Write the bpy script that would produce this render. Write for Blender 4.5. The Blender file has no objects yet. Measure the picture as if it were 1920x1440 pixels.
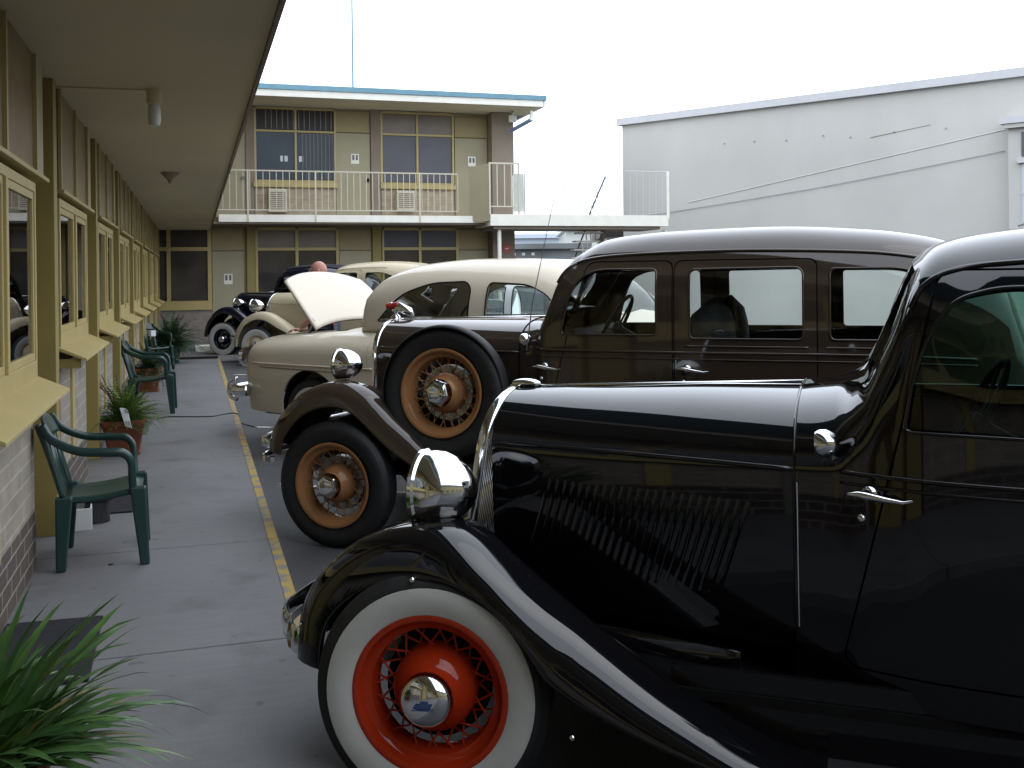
import bpy, bmesh, math, random
import numpy as np
from mathutils import Vector, Matrix
from mathutils.geometry import delaunay_2d_cdt
random.seed(7)
PI = math.pi
C = bpy.context.scene.collection
SC = bpy.context.scene

# ------------------------------------------------------------------ camera
cam_d = bpy.data.cameras.new('camera')
cam = bpy.data.objects.new('camera', cam_d); C.objects.link(cam)
F_PX, YAW, ROLL, HOR = 1900.0, 17.3895, 0.012, 517.86
cam_d.sensor_fit = 'HORIZONTAL'; cam_d.sensor_width = 36.0
cam_d.lens = F_PX / 1920 * 36.0
cam_d.shift_y = -(720 - HOR) / 1920
cam_d.clip_start = 0.05; cam_d.clip_end = 800
cam.location = (0, 0, 1.6)
# the horizon is rolled about its own point (960, HOR), which is the optical axis
cam.rotation_mode = 'XYZ'
_base = Matrix.Rotation(math.radians(-YAW), 4, 'Z') @ Matrix.Rotation(PI/2, 4, 'X') @ Matrix.Rotation(-ROLL, 4, 'Z')
cam.rotation_euler = _base.to_euler('XYZ')
SC.camera = cam

# ------------------------------------------------------------------ sky and sun
SUN_EL, SUN_AZ = math.radians(58), math.radians(112)      # azimuth clockwise from +Y
w = bpy.data.worlds.new('World'); SC.world = w; w.use_nodes = True
nt = w.node_tree; nt.nodes.clear()
wo = nt.nodes.new('ShaderNodeOutputWorld'); bg = nt.nodes.new('ShaderNodeBackground')
sky = nt.nodes.new('ShaderNodeTexSky'); sky.sky_type = 'NISHITA'; sky.sun_disc = False
sky.sun_elevation = SUN_EL; sky.sun_rotation = SUN_AZ; sky.dust_density = 3.0; sky.air_density = 1.0
mx = nt.nodes.new('ShaderNodeMix'); mx.data_type = 'RGBA'; mx.inputs[0].default_value = 0.90
mx.inputs[7].default_value = (10.5, 11.35, 12.7, 1)        # even bright overcast
nt.links.new(sky.outputs[0], mx.inputs[6])
bg.inputs[1].default_value = 0.12
# overcast dome: the zenith is brighter than the horizon
tcw = nt.nodes.new('ShaderNodeTexCoord'); spw = nt.nodes.new('ShaderNodeSeparateXYZ'); mrw = nt.nodes.new('ShaderNodeFloatCurve')
cv = mrw.mapping.curves[0]; cv.points[0].location = (0, .47); cv.points[1].location = (1, 1.0); cv.points.new(.35, .95); mrw.mapping.update()
gn = nt.nodes.new('ShaderNodeMath'); gn.operation = 'MULTIPLY'; gn.inputs[1].default_value = 3.0
mmw = nt.nodes.new('ShaderNodeVectorMath'); mmw.operation = 'SCALE'
nt.links.new(tcw.outputs['Generated'], spw.inputs[0]); nt.links.new(spw.outputs[2], mrw.inputs['Value']); nt.links.new(mrw.outputs[0], gn.inputs[0]); nt.links.new(gn.outputs[0], mmw.inputs['Scale'])
nt.links.new(mx.outputs[2], mmw.inputs[0]); nt.links.new(mmw.outputs[0], bg.inputs[0])
nt.links.new(bg.outputs[0], wo.inputs[0])
sl = bpy.data.lights.new('sun', 'SUN'); sl.energy = 0.5; sl.angle = math.radians(45); sl.color = (1, .96, .9)
so = bpy.data.objects.new('sun', sl); C.objects.link(so)
d = Vector((math.sin(SUN_AZ)*math.cos(SUN_EL), math.cos(SUN_AZ)*math.cos(SUN_EL), math.sin(SUN_EL)))
so.rotation_euler = d.to_track_quat('Z', 'Y').to_euler(); so.location = (20, -5, 30)
SC.view_settings.view_transform = 'Standard'; SC.view_settings.look = 'None'
SC.view_settings.exposure = -0.5; SC.view_settings.gamma = 1.0
SC.cycles.max_bounces = 8; SC.cycles.transparent_max_bounces = 16

# ------------------------------------------------------------------ materials
def nmat(name):
    m = bpy.data.materials.new(name); m.use_nodes = True
    return m, m.node_tree, m.node_tree.nodes['Principled BSDF']
def noise(nt, scale, detail=4, coord='Object', stretch=None):
    tc = nt.nodes.new('ShaderNodeTexCoord'); n = nt.nodes.new('ShaderNodeTexNoise')
    n.inputs['Scale'].default_value = scale; n.inputs['Detail'].default_value = detail
    if stretch:
        mp = nt.nodes.new('ShaderNodeMapping'); mp.inputs['Scale'].default_value = stretch
        nt.links.new(tc.outputs[coord], mp.inputs[0]); nt.links.new(mp.outputs[0], n.inputs['Vector'])
    else: nt.links.new(tc.outputs[coord], n.inputs['Vector'])
    return n
def ramp(nt, src, p0, c0, p1, c1):
    r = nt.nodes.new('ShaderNodeValToRGB'); e = r.color_ramp.elements
    e[0].position, e[0].color = p0, (*c0, 1); e[1].position, e[1].color = p1, (*c1, 1)
    nt.links.new(src, r.inputs[0]); return r
def mixc(nt, fac, a, b, mode='MIX'):
    m = nt.nodes.new('ShaderNodeMix'); m.data_type = 'RGBA'; m.blend_type = mode
    for k, v in ((0, fac), (6, a), (7, b)):
        if hasattr(v, 'links') or hasattr(v, 'is_linked'): nt.links.new(v, m.inputs[k])
        elif isinstance(v, tuple): m.inputs[k].default_value = (*v, 1)
        else: m.inputs[k].default_value = v
    return m.outputs[2]
def bump(nt, b, src, strength, dist=.01):
    n = nt.nodes.new('ShaderNodeBump'); n.inputs['Strength'].default_value = strength; n.inputs['Distance'].default_value = dist
    nt.links.new(src, n.inputs['Height']); nt.links.new(n.outputs[0], b.inputs['Normal']); return n
def surf(name, col, var=.12, scale=3, rough=.8, spec=.3, bumpy=.15, bscale=60, metal=0):
    m, nt, b = nmat(name)
    n = noise(nt, scale, 6)
    lo = tuple(c*(1-var) for c in col); hi = tuple(min(1, c*(1+var)) for c in col)
    r = ramp(nt, n.outputs[0], .3, lo, .7, hi); nt.links.new(r.outputs[0], b.inputs['Base Color'])
    b.inputs['Roughness'].default_value = rough; b.inputs['Specular IOR Level'].default_value = spec
    b.inputs['Metallic'].default_value = metal
    if bumpy: bump(nt, b, noise(nt, bscale, 5).outputs[0], bumpy, .004)
    return m
def paint(name, col, rough=.5, coat=1, crough=.004, wav=.012, spec=.0):
    m, nt, b = nmat(name)
    b.inputs['Base Color'].default_value = (*col, 1); b.inputs['Roughness'].default_value = rough
    b.inputs['Coat Weight'].default_value = coat; b.inputs['Coat IOR'].default_value = 1.52; b.inputs['Specular IOR Level'].default_value = spec
    n = noise(nt, 9, 4)
    r = nt.nodes.new('ShaderNodeMapRange'); r.inputs[3].default_value = crough; r.inputs[4].default_value = crough+.03
    nt.links.new(n.outputs[0], r.inputs[0]); nt.links.new(r.outputs[0], b.inputs['Coat Roughness'])
    if wav:
        bn = nt.nodes.new('ShaderNodeBump'); bn.inputs['Strength'].default_value = wav; bn.inputs['Distance'].default_value = .01
        nt.links.new(noise(nt, 5, 2).outputs[0], bn.inputs['Height']); nt.links.new(bn.outputs[0], b.inputs['Coat Normal'])
    return m
def metal(name, col=(.72, .73, .75), rough=.06):
    m, nt, b = nmat(name); b.inputs['Base Color'].default_value = (*col, 1); b.inputs['Metallic'].default_value = 1
    n = noise(nt, 30, 3); r = nt.nodes.new('ShaderNodeMapRange'); r.inputs[3].default_value = rough; r.inputs[4].default_value = rough+.08
    nt.links.new(n.outputs[0], r.inputs[0]); nt.links.new(r.outputs[0], b.inputs['Roughness']); return m
def glass(name, tint, refl=1.45):
    m = bpy.data.materials.new(name); m.use_nodes = True; nt = m.node_tree; nt.nodes.clear()
    o = nt.nodes.new('ShaderNodeOutputMaterial'); mixs = nt.nodes.new('ShaderNodeMixShader')
    t = nt.nodes.new('ShaderNodeBsdfTransparent'); g = nt.nodes.new('ShaderNodeBsdfGlossy'); fr = nt.nodes.new('ShaderNodeFresnel')
    t.inputs[0].default_value = (*tint, 1); g.inputs['Roughness'].default_value = .01; fr.inputs[0].default_value = refl
    nt.links.new(fr.outputs[0], mixs.inputs[0]); nt.links.new(t.outputs[0], mixs.inputs[1]); nt.links.new(g.outputs[0], mixs.inputs[2])
    nt.links.new(mixs.outputs[0], o.inputs[0]); return m
M = {}
M['black'] = paint('black_paint', (.0035, .0035, .0045), crough=.02)
M['navy'] = paint('dark_navy_paint', (.004, .005, .012))
M['brown'] = paint('brown_paint', (.034, .0245, .0175), crough=.03)
M['brown_dark'] = paint('dark_brown_paint', (.012, .008, .006))
M['cream'] = paint('cream_paint', (.42, .36, .25), coat=.6, crough=.12)
M['ivory'] = paint('ivory_paint', (.56, .50, .40), coat=.7, crough=.1)
M['white_paint'] = paint('white_car_paint', (.62, .63, .64), coat=.8)
M['red'] = paint('red_wheel_paint', (.30, .024, .006), rough=.3, coat=.5, wav=0)
M['orange'] = paint('tan_wheel_paint', (.27, .13, .055), rough=.35, coat=.4, wav=0)
M['redplastic'] = paint('red_glass', (.35, .02, .015), wav=0)
M['chrome'] = metal('chrome'); M['dullmetal'] = metal('worn_steel', (.35, .35, .36), .3)
M['rubber'] = surf('tyre_rubber', (.013, .013, .014), .25, 20, .62, .35, .3, 90)
M['white_rubber'] = surf('white_sidewall_rubber', (.42, .42, .40), .05, 12, .5, .3, .05)
M['dark'] = surf('dark_void', (.006, .006, .006), .1, 4, .9, .1, 0)
M['seat'] = surf('dark_leather', (.035, .030, .027), .2, 18, .45, .4, .3, 80)
M['seatgrey'] = surf('grey_seat_cloth', (.10, .105, .105), .2, 18, .8, .2, .3, 80)
M['trim'] = surf('cabin_trim', (.05, .04, .033), .2, 8, .7, .3, 0)
M['canvas'] = surf('black_canvas', (.012, .013, .022), .3, 30, .75, .3, .4, 120)
M['glass'] = glass('car_glass', (.90, .94, .93)); M['glass_green'] = glass('green_tinted_glass', (.42, .60, .53))
M['glass_lens'] = glass('lens_glass', (.8, .8, .78), 1.5)
M['room_glass'] = glass('window_glass', (.75, .78, .80), 1.6)
M['yellow_wall'] = surf('ochre_wall_paint', (.26, .205, .07), .07, 2, .6, .35, .08, 40)
M['yellow_trim'] = surf('ochre_trim_paint', (.39, .31, .125), .06, 4, .45, .45, .04, 40)
M['transom'] = surf('tan_transom_panel', (.165, .122, .05), .15, 3, .3, .5, 0)
M['cream_wall'] = surf('cream_door_paint', (.31, .28, .18), .05, 2, .55, .35, .05, 50)
M['olive_wall'] = surf('olive_panel_paint', (.30, .245, .125), .06, 2, .55, .35, .05, 50)
M['taupe'] = surf('taupe_render', (.225, .185, .145), .08, 2, .8, .2, .2, 50)
M['soffit'] = surf('soffit_lining', (.52, .47, .33), .05, .8, .85, .2, .05, 30)
M['white_trim'] = surf('off_white_steel_paint', (.74, .72, .64), .05, 5, .5, .4, .05, 40)
M['rail_cream'] = surf('cream_rail_paint', (.52, .48, .38), .05, 5, .5, .4, .05, 40)
M['grey_trim'] = surf('pale_grey_flashing', (.50, .50, .51), .05, 4, .5, .4, .05, 40)
M['blue_roof'] = surf('blue_roof_sheet', (.13, .26, .33), .1, 5, .45, .4, .05, 40)
M['blue_pane'] = surf('curtained_blue_pane', (.036, .052, .066), .15, 1.2, .15, .25, 0)
M['grey_pane'] = surf('curtained_grey_pane', (.095, .095, .11), .08, 1.5, .15, .25, 0)
M['dark_pane'] = surf('dark_pane', (.05, .046, .042), .3, 1.5, .05, .55, 0)
M['louvre_dark'] = surf('dark_louvre', (.02, .018, .016), .3, 20, .5, .4, 0)
M['tan_pane'] = surf('tan_transom_glass', (.16, .13, .10), .1, 3, .3, .4, 0)
M['green_plastic'] = surf('dark_green_plastic', (.011, .036, .031), .1, 8, .32, .5, .05, 30)
M['terracotta'] = surf('terracotta', (.13, .042, .02), .15, 10, .7, .3, .15, 50)
M['soil'] = surf('potting_soil', (.02, .014, .01), .4, 40, .95, .1, .6, 60)
M['white_card'] = surf('white_card', (.60, .62, .64), .05, 10, .7, .3, .05)
M['black_plastic'] = surf('black_plastic', (.015, .015, .017), .1, 10, .4, .4, 0)
M['mat'] = surf('charcoal_doormat', (.026, .027, .030), .2, 40, .95, .1, .5, 150)
M['greymat'] = surf('grey_doormat', (.09, .09, .09), .2, 40, .95, .1, .5, 150)
M['skin'] = surf('skin', (.42, .20, .15), .06, 8, .5, .4, .05)
M['shirt'] = surf('red_cotton', (.42, .06, .07), .1, 12, .85, .2, .2)
M['trouser'] = surf('dark_trouser_cloth', (.03, .035, .05), .1, 12, .85, .2, .2)
M['lamp_white'] = surf('white_lamp_glass', (.55, .57, .53), .04, 8, .3, .5, 0)
M['red_sign'] = surf('red_sign_paint', (.40, .10, .08), .1, 12, .5, .3, 0)
M['timber'] = surf('weathered_timber', (.22, .19, .14), .2, 10, .8, .2, .2)
M['distant_grey'] = surf('distant_roofing', (.16, .17, .17), .3, .5, .8, .2, 0)
M['distant_pale'] = surf('distant_pale_wall', (.48, .53, .58), .06, .3, .8, .2, 0)
def leafmat(name, c0, c1):
    m, nt, b = nmat(name); n = noise(nt, 7, 3)
    r = ramp(nt, n.outputs[0], .3, c0, .7, c1); nt.links.new(r.outputs[0], b.inputs['Base Color'])
    b.inputs['Roughness'].default_value = .45
    return m
M['leaf'] = leafmat('strap_leaf', (.018, .055, .014), (.058, .13, .028))
M['fern'] = leafmat('fern_leaf', (.028, .075, .015), (.11, .18, .026))
M['fern_dark'] = leafmat('dark_fern_leaf', (.012, .035, .014), (.035, .075, .022))
M['dry_leaf'] = surf('dry_leaf_tan', (.17, .13, .05), .3, 20, .7, .2, 0)
M['twig'] = surf('dry_twig', (.09, .05, .025), .2, 20, .8, .2, 0)
def concrete():
    m, nt, b = nmat('walkway_concrete')
    big = ramp(nt, noise(nt, 1.1, 8).outputs[0], .3, (.118, .119, .122), .72, (.150, .150, .153))
    streak = ramp(nt, noise(nt, 14, 5, stretch=(.35, 2.5, 1)).outputs[0], .3, (.92, .92, .93), .7, (1.03, 1.03, 1.03))
    st = ramp(nt, noise(nt, 3.2, 6).outputs[0], .56, (1, 1, 1), .72, (.72, .71, .70))
    c = mixc(nt, 1.0, big.outputs[0], streak.outputs[0], 'MULTIPLY'); c = mixc(nt, 1.0, c, st.outputs[0], 'MULTIPLY')
    dr = ramp(nt, noise(nt, 11, 2).outputs[0], .69, (1, 1, 1), .74, (.70, .69, .67)); c = mixc(nt, 1.0, c, dr.outputs[0], 'MULTIPLY')
    sp = ramp(nt, noise(nt, 140, 3).outputs[0], .3, (.86, .86, .86), .7, (1.08, 1.08, 1.08))
    c = mixc(nt, 1.0, c, sp.outputs[0], 'MULTIPLY')
    nt.links.new(c, b.inputs['Base Color']); b.inputs['Roughness'].default_value = .72; b.inputs['Specular IOR Level'].default_value = .35
    bump(nt, b, noise(nt, 22, 6, stretch=(.5, 2, 1)).outputs[0], .15, .003); return m
def asphalt():
    m, nt, b = nmat('car_park_asphalt')
    a = ramp(nt, noise(nt, 90, 4).outputs[0], .3, (.030, .031, .034), .75, (.085, .086, .090))
    c = ramp(nt, noise(nt, 1.3, 5).outputs[0], .35, (.7, .7, .7), .7, (1.15, 1.15, 1.15))
    nt.links.new(mixc(nt, 1.0, a.outputs[0], c.outputs[0], 'MULTIPLY'), b.inputs['Base Color'])
    b.inputs['Roughness'].default_value = .75; bump(nt, b, noise(nt, 120, 4).outputs[0], .6, .006); return m
def worn(name, col, base, amt):
    m, nt, b = nmat(name)
    f = ramp(nt, noise(nt, 9, 8).outputs[0], amt-.06, (0, 0, 0), amt+.08, (1, 1, 1))
    nt.links.new(mixc(nt, f.outputs[0], col, base), b.inputs['Base Color']); b.inputs['Roughness'].default_value = .7; return m
def bricks(name, c1, c2, mort, bw=.24, bh=.086, axis='YZ'):
    m, nt, b = nmat(name); tc = nt.nodes.new('ShaderNodeTexCoord'); sp = nt.nodes.new('ShaderNodeSeparateXYZ'); cb = nt.nodes.new('ShaderNodeCombineXYZ')
    nt.links.new(tc.outputs['Object'], sp.inputs[0])
    ad = nt.nodes.new('ShaderNodeMath'); ad.operation = 'ADD'
    nt.links.new(sp.outputs[0], ad.inputs[0]); nt.links.new(sp.outputs[1], ad.inputs[1])
    nt.links.new(ad.outputs[0], cb.inputs[0]); nt.links.new(sp.outputs[2], cb.inputs[1])
    t = nt.nodes.new('ShaderNodeTexBrick'); nt.links.new(cb.outputs[0], t.inputs[0])
    t.inputs['Color1'].default_value = (*c1, 1); t.inputs['Color2'].default_value = (*c2, 1); t.inputs['Mortar'].default_value = (*mort, 1)
    t.inputs['Scale'].default_value = 1; t.inputs['Mortar Size'].default_value = .005; t.inputs['Brick Width'].default_value = bw; t.inputs['Row Height'].default_value = bh
    n = ramp(nt, noise(nt, 6, 6).outputs[0], .3, (.8, .8, .8), .7, (1.1, 1.1, 1.1))
    nt.links.new(mixc(nt, 1.0, t.outputs[0], n.outputs[0], 'MULTIPLY'), b.inputs['Base Color'])
    b.inputs['Roughness'].default_value = .85
    bump(nt, b, t.outputs['Fac'], -.5, .01); return m
M['concrete'] = concrete(); M['asphalt'] = asphalt()
M['yellow_line'] = worn('worn_yellow_line', (.30, .205, .04), (.13, .13, .128), .525)
M['white_line'] = worn('worn_white_line', (.55, .55, .53), (.07, .07, .07), .5)
M['brick_dark'] = bricks('dark_brown_brick', (.06, .047, .038), (.09, .068, .052), (.26, .24, .21))
M['brick_pale'] = bricks('pale_grey_brick', (.22, .195, .155), (.27, .235, .19), (.34, .32, .27))
M['brick_taupe'] = bricks('taupe_brick', (.20, .17, .15), (.24, .20, .17), (.26, .23, .2))
M['brick_tan'] = bricks('tan_brick', (.30, .24, .17), (.36, .29, .2), (.38, .33, .25))
def bigwall():
    m, nt, b = nmat('rendered_wall')
    a = ramp(nt, noise(nt, .35, 6).outputs[0], .3, (.44, .432, .40), .7, (.51, .50, .465))
    c = ramp(nt, noise(nt, 3, 6, stretch=(.6, .6, .12)).outputs[0], .3, (.98, .98, .975), .7, (1.015, 1.015, 1.015))
    nt.links.new(mixc(nt, 1.0, a.outputs[0], c.outputs[0], 'MULTIPLY'), b.inputs['Base Color'])
    b.inputs['Roughness'].default_value = .9; bump(nt, b, noise(nt, 25, 5).outputs[0], .2, .01); return m
M['bigwall'] = bigwall()

# ------------------------------------------------------------------ helpers
def tag(o, label=None, cat=None, group=None, kind=None):
    if label: o['label'] = label
    if cat: o['category'] = cat
    if group: o['group'] = group
    if kind: o['kind'] = kind
    return o
def empty(name, loc=(0, 0, 0), rotz=0, label=None, cat=None, group=None):
    o = bpy.data.objects.new(name, None); C.objects.link(o); o.location = loc; o.rotation_euler = (0, 0, rotz)
    o.empty_display_size = .2
    return tag(o, label, cat, group)
def copy_tree(o, parent=None):
    c = o.copy(); C.objects.link(c); c.parent = parent
    for ch in o.children: copy_tree(ch, c)
    return c
def pchip(xs, ys):
    xs = np.array(xs, float); ys = np.array(ys, float); h = np.diff(xs); dl = np.diff(ys)/h; n = len(xs); m = np.zeros(n)
    for i in range(1, n-1):
        if dl[i-1]*dl[i] > 0:
            w1, w2 = 2*h[i]+h[i-1], h[i]+2*h[i-1]; m[i] = (w1+w2)/(w1/dl[i-1]+w2/dl[i])
    m[0], m[-1] = dl[0], dl[-1]
    def f(x):
        x = min(max(x, xs[0]), xs[-1]); i = min(max(int(np.searchsorted(xs, x))-1, 0), n-2); t = (x-xs[i])/h[i]
        return float((2*t**3-3*t*t+1)*ys[i]+(t**3-2*t*t+t)*h[i]*m[i]+(-2*t**3+3*t*t)*ys[i+1]+(t**3-t*t)*h[i]*m[i+1])
    return f
def catmull(pts, n=6, closed=False):
    P = [Vector(p) for p in pts]; out = []; N = len(P)
    for i in range(N if closed else N-1):
        if closed: a, b, c, d = P[(i-1) % N], P[i], P[(i+1) % N], P[(i+2) % N]
        else: a, b, c, d = P[max(i-1, 0)], P[i], P[i+1], P[min(i+2, N-1)]
        for k in range(n):
            t = k/n
            out.append(.5*((2*b)+(c-a)*t+(2*a-5*b+4*c-d)*t*t+(3*b-a-3*c+d)*t**3))
    if not closed: out.append(P[-1])
    return out
def rpoly(pts, r=.06, n=5):
    """rounds the corners of a 2D polygon; a point may carry its own radius as third value"""
    out = []; N = len(pts)
    for i in range(N):
        p = Vector(pts[i][:2]); rr = pts[i][2] if len(pts[i]) > 2 else r
        a = Vector(pts[i-1][:2]); c = Vector(pts[(i+1) % N][:2])
        u = (a-p); v = (c-p); q = min(rr, u.length*.48, v.length*.48); u.normalize(); v.normalize()
        s, e = p+u*q, p+v*q
        for k in range(n+1):
            t = k/n; out.append(tuple((1-t)**2*s+2*t*(1-t)*p+t*t*e))
    return out
def inpoly(x, y, poly):
    c = False; n = len(poly); j = n-1
    for i in range(n):
        xi, yi = poly[i]; xj, yj = poly[j]
        if (yi > y) != (yj > y) and x < (xj-xi)*(y-yi)/(yj-yi+1e-12)+xi: c = not c
        j = i
    return c
class MB:
    def __init__(s): s.v = []; s.f = []
    def add(s, vs, fs):
        o = len(s.v); s.v += [tuple(v) for v in vs]; s.f += [tuple(i+o for i in f) for f in fs]; return s
    def box(s, a, b):
        x0, y0, z0 = [min(p, q) for p, q in zip(a, b)]; x1, y1, z1 = [max(p, q) for p, q in zip(a, b)]
        return s.add([(x0, y0, z0), (x1, y0, z0), (x1, y1, z0), (x0, y1, z0), (x0, y0, z1), (x1, y0, z1), (x1, y1, z1), (x0, y1, z1)],
                     [(0, 3, 2, 1), (4, 5, 6, 7), (0, 1, 5, 4), (1, 2, 6, 5), (2, 3, 7, 6), (3, 0, 4, 7)])
    def hexa(s, p8):       # 4 bottom, 4 top points
        return s.add(p8, [(0, 3, 2, 1), (4, 5, 6, 7), (0, 1, 5, 4), (1, 2, 6, 5), (2, 3, 7, 6), (3, 0, 4, 7)])
    def prism(s, poly, y0, y1, axis='y'):
        n = len(poly)
        if axis == 'y': vs = [(x, y0, z) for x, z in poly]+[(x, y1, z) for x, z in poly]
        elif axis == 'x': vs = [(y0, a, z) for a, z in poly]+[(y1, a, z) for a, z in poly]
        else: vs = [(x, y, y0) for x, y in poly]+[(x, y, y1) for x, y in poly]
        return s.add(vs, [tuple(range(n)), tuple(range(2*n-1, n-1, -1))]+[(i, i+n, (i+1) % n+n, (i+1) % n) for i in range(n)])
    def grid(s, rows, closed=False, cap=False):
        n = len(rows[0]); vs = [p for r in rows for p in r]; fs = []
        for i in range(len(rows)-1):
            for j in range(n if closed else n-1):
                k = (j+1) % n; fs.append((i*n+j, i*n+k, (i+1)*n+k, (i+1)*n+j))
        if cap:
            fs.append(tuple(range(n-1, -1, -1))); fs.append(tuple((len(rows)-1)*n+i for i in range(n)))
        return s.add(vs, fs)
    def tube(s, path, r, seg=8, cap=True, flat=None, up=None):
        P = [Vector(p) for p in path]; rows = []; ref = Vector(up) if up else Vector((0, 0, 1)); T0 = None
        for i, p in enumerate(P):
            t = (P[min(i+1, len(P)-1)]-P[max(i-1, 0)]).normalized()
            if i == 0:
                if abs(t.dot(ref)) > .95: ref = Vector((1, 0, 0))
                a = t.cross(ref).normalized()
            else: a = (a-t*a.dot(t)).normalized()
            b = t.cross(a); rr = r[i] if isinstance(r, (list, tuple)) else r
            fl = flat if flat else 1
            rows.append([p+a*math.cos(2*PI*k/seg)*rr+b*math.sin(2*PI*k/seg)*rr*fl for k in range(seg)])
        return s.grid(rows, True, cap)
    def lathe(s, prof, o, ax, seg=32, cap=False):
        """prof: (radius, distance along axis)"""
        o = Vector(o); ax = Vector(ax).normalized(); u = ax.orthogonal().normalized(); v = ax.cross(u)
        rows = [[o+ax*h+(u*math.cos(2*PI*k/seg)+v*math.sin(2*PI*k/seg))*max(r, 1e-4) for k in range(seg)] for r, h in prof]
        return s.grid(rows, True, cap)
    def sphere(s, c, r, seg=12, rings=8, sc=(1, 1, 1)):
        c = Vector(c)
        rows = [[c+Vector((r*math.sin(PI*i/rings)*math.cos(2*PI*k/seg)*sc[0], r*math.sin(PI*i/rings)*math.sin(2*PI*k/seg)*sc[1], r*math.cos(PI*i/rings)*sc[2])) for k in range(seg)] for i in range(rings+1)]
        rows[0] = [c+Vector((1e-4*math.cos(2*PI*k/seg), 1e-4*math.sin(2*PI*k/seg), r*sc[2])) for k in range(seg)]
        rows[-1] = [c+Vector((1e-4*math.cos(2*PI*k/seg), 1e-4*math.sin(2*PI*k/seg), -r*sc[2])) for k in range(seg)]
        return s.grid(rows, True)
    def build(s, name, mat, parent=None, label=None, smooth=None, bevel=0, loc=None, sub=0, solid=0, recalc=True):
        me = bpy.data.meshes.new(name); me.from_pydata(s.v, [], s.f); me.update()
        if recalc:
            bm = bmesh.new(); bm.from_mesh(me); bmesh.ops.recalc_face_normals(bm, faces=bm.faces); bm.to_mesh(me); bm.free()
        me.materials.append(M[mat] if isinstance(mat, str) else mat)
        o = bpy.data.objects.new(name, me); C.objects.link(o)
        if parent: o.parent = parent
        if loc: o.location = loc
        if label: o['label'] = label
        if smooth is not None:
            if smooth >= 180: me.shade_smooth()
            else:
                me.shade_smooth(); me.set_sharp_from_angle(angle=math.radians(smooth))
        if bevel:
            b = o.modifiers.new('bevel', 'BEVEL'); b.width = bevel; b.segments = 2; b.limit_method = 'ANGLE'
        if solid:
            b = o.modifiers.new('solid', 'SOLIDIFY'); b.thickness = solid; b.offset = -1
        if sub:
            b = o.modifiers.new('sub', 'SUBSURF'); b.levels = sub; b.render_levels = sub
        return o
def box(name, a, b, mat, parent=None, bevel=0, label=None):
    return MB().box(a, b).build(name, mat, parent, label, bevel=bevel)

# ------------------------------------------------------------------ car body surfaces
class Surf:
    """half body: u = x, v in 0..1 side wall from bottom to shoulder, 1..2 over the top to the centre line"""
    def __init__(s, yc, st, zb):
        xs = [a[0] for a in st]; s.yc = yc; s.x0, s.x1 = xs[0], xs[-1]
        s.W, s.T, s.H, s.m = [pchip(xs, [a[k] for a in st]) for k in (1, 2, 3, 4)]   # half width, top z, shoulder z, exponent
        s.zb = zb if callable(zb) else (lambda x: zb)
    def P(s, u, v, side=-1):
        W, T, H, m = s.W(u), s.T(u), s.H(u), s.m(u); zb = s.zb(u)
        H = min(H, T-.03); zb = min(zb, H-.02)
        if v <= 1:
            k = 1-v; return Vector((u, s.yc+side*(W-.05*k*k), zb+(H-zb)*v))
        a = (v-1)*PI/2; c, n = max(math.cos(a), 0), max(math.sin(a), 0); q = (c**m+n**m)**(1/m)
        return Vector((u, s.yc+side*W*c/q, H+(T-H)*n/q))
    def N(s, u, v, side=-1):
        e = 1e-3
        a = s.P(min(u+e, s.x1), v, side)-s.P(max(u-e, s.x0), v, side); b = s.P(u, min(v+e, 2), side)-s.P(u, max(v-e, 0), side)
        n = a.cross(b)
        if n.length < 1e-12: return Vector((0, 0, 1))
        n.normalize()
        return n if side < 0 else -n
    def v_of(s, x, z):
        T, H, m, zb = s.T(x), s.H(x), s.m(x), s.zb(x); H = min(H, T-.03); zb = min(zb, H-.02)
        if z <= H: return max(0, (z-zb)/(H-zb))
        r = min((z-H)/(T-H), .995); c = (1-r**m)**(1/m); return 1+math.atan2(r, c)/(PI/2)
    def poly(s, pts, dens=.04):
        out = []; n = len(pts)
        for i in range(n):
            a, b = Vector(pts[i]), Vector(pts[(i+1) % n]); k = max(1, int((b-a).length/dens))
            for j in range(k): p = a.lerp(b, j/k); out.append((p.x, s.v_of(p.x, p.y)))
        return out
def cut_body(S, feats, nx=110, nv=44, umin=None, umax=None, xdens=None):
    """feats: list of (key, polygon in (x, v)); returns dict key -> list of triangles in (x, v)"""
    u0, u1 = (umin if umin is not None else S.x0), (umax if umax is not None else S.x1)
    xs = list(np.linspace(u0, u1, nx)) if xdens is None else xdens
    pts = [(x, v) for x in xs for v in np.linspace(0, 2, nv)]
    pts = [p for p in pts]
    edges = []
    for key, poly in feats:
        o = len(pts); pts += [(min(max(a, u0), u1), min(max(b, 0), 2)) for a, b in poly]; n = len(poly)
        edges += [(o+i, o+(i+1) % n) for i in range(n)]
    r = delaunay_2d_cdt([Vector(p) for p in pts], edges, [], 0, 1e-5)
    V, Fc = r[0], r[2]; out = {}
    for f in Fc:
        c = (V[f[0]]+V[f[1]]+V[f[2]])/3; k = 'body'
        for key, poly in feats:
            if inpoly(c.x, c.y, poly): k = key; break
        out.setdefault(k, []).append(f)
    return V, out
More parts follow.
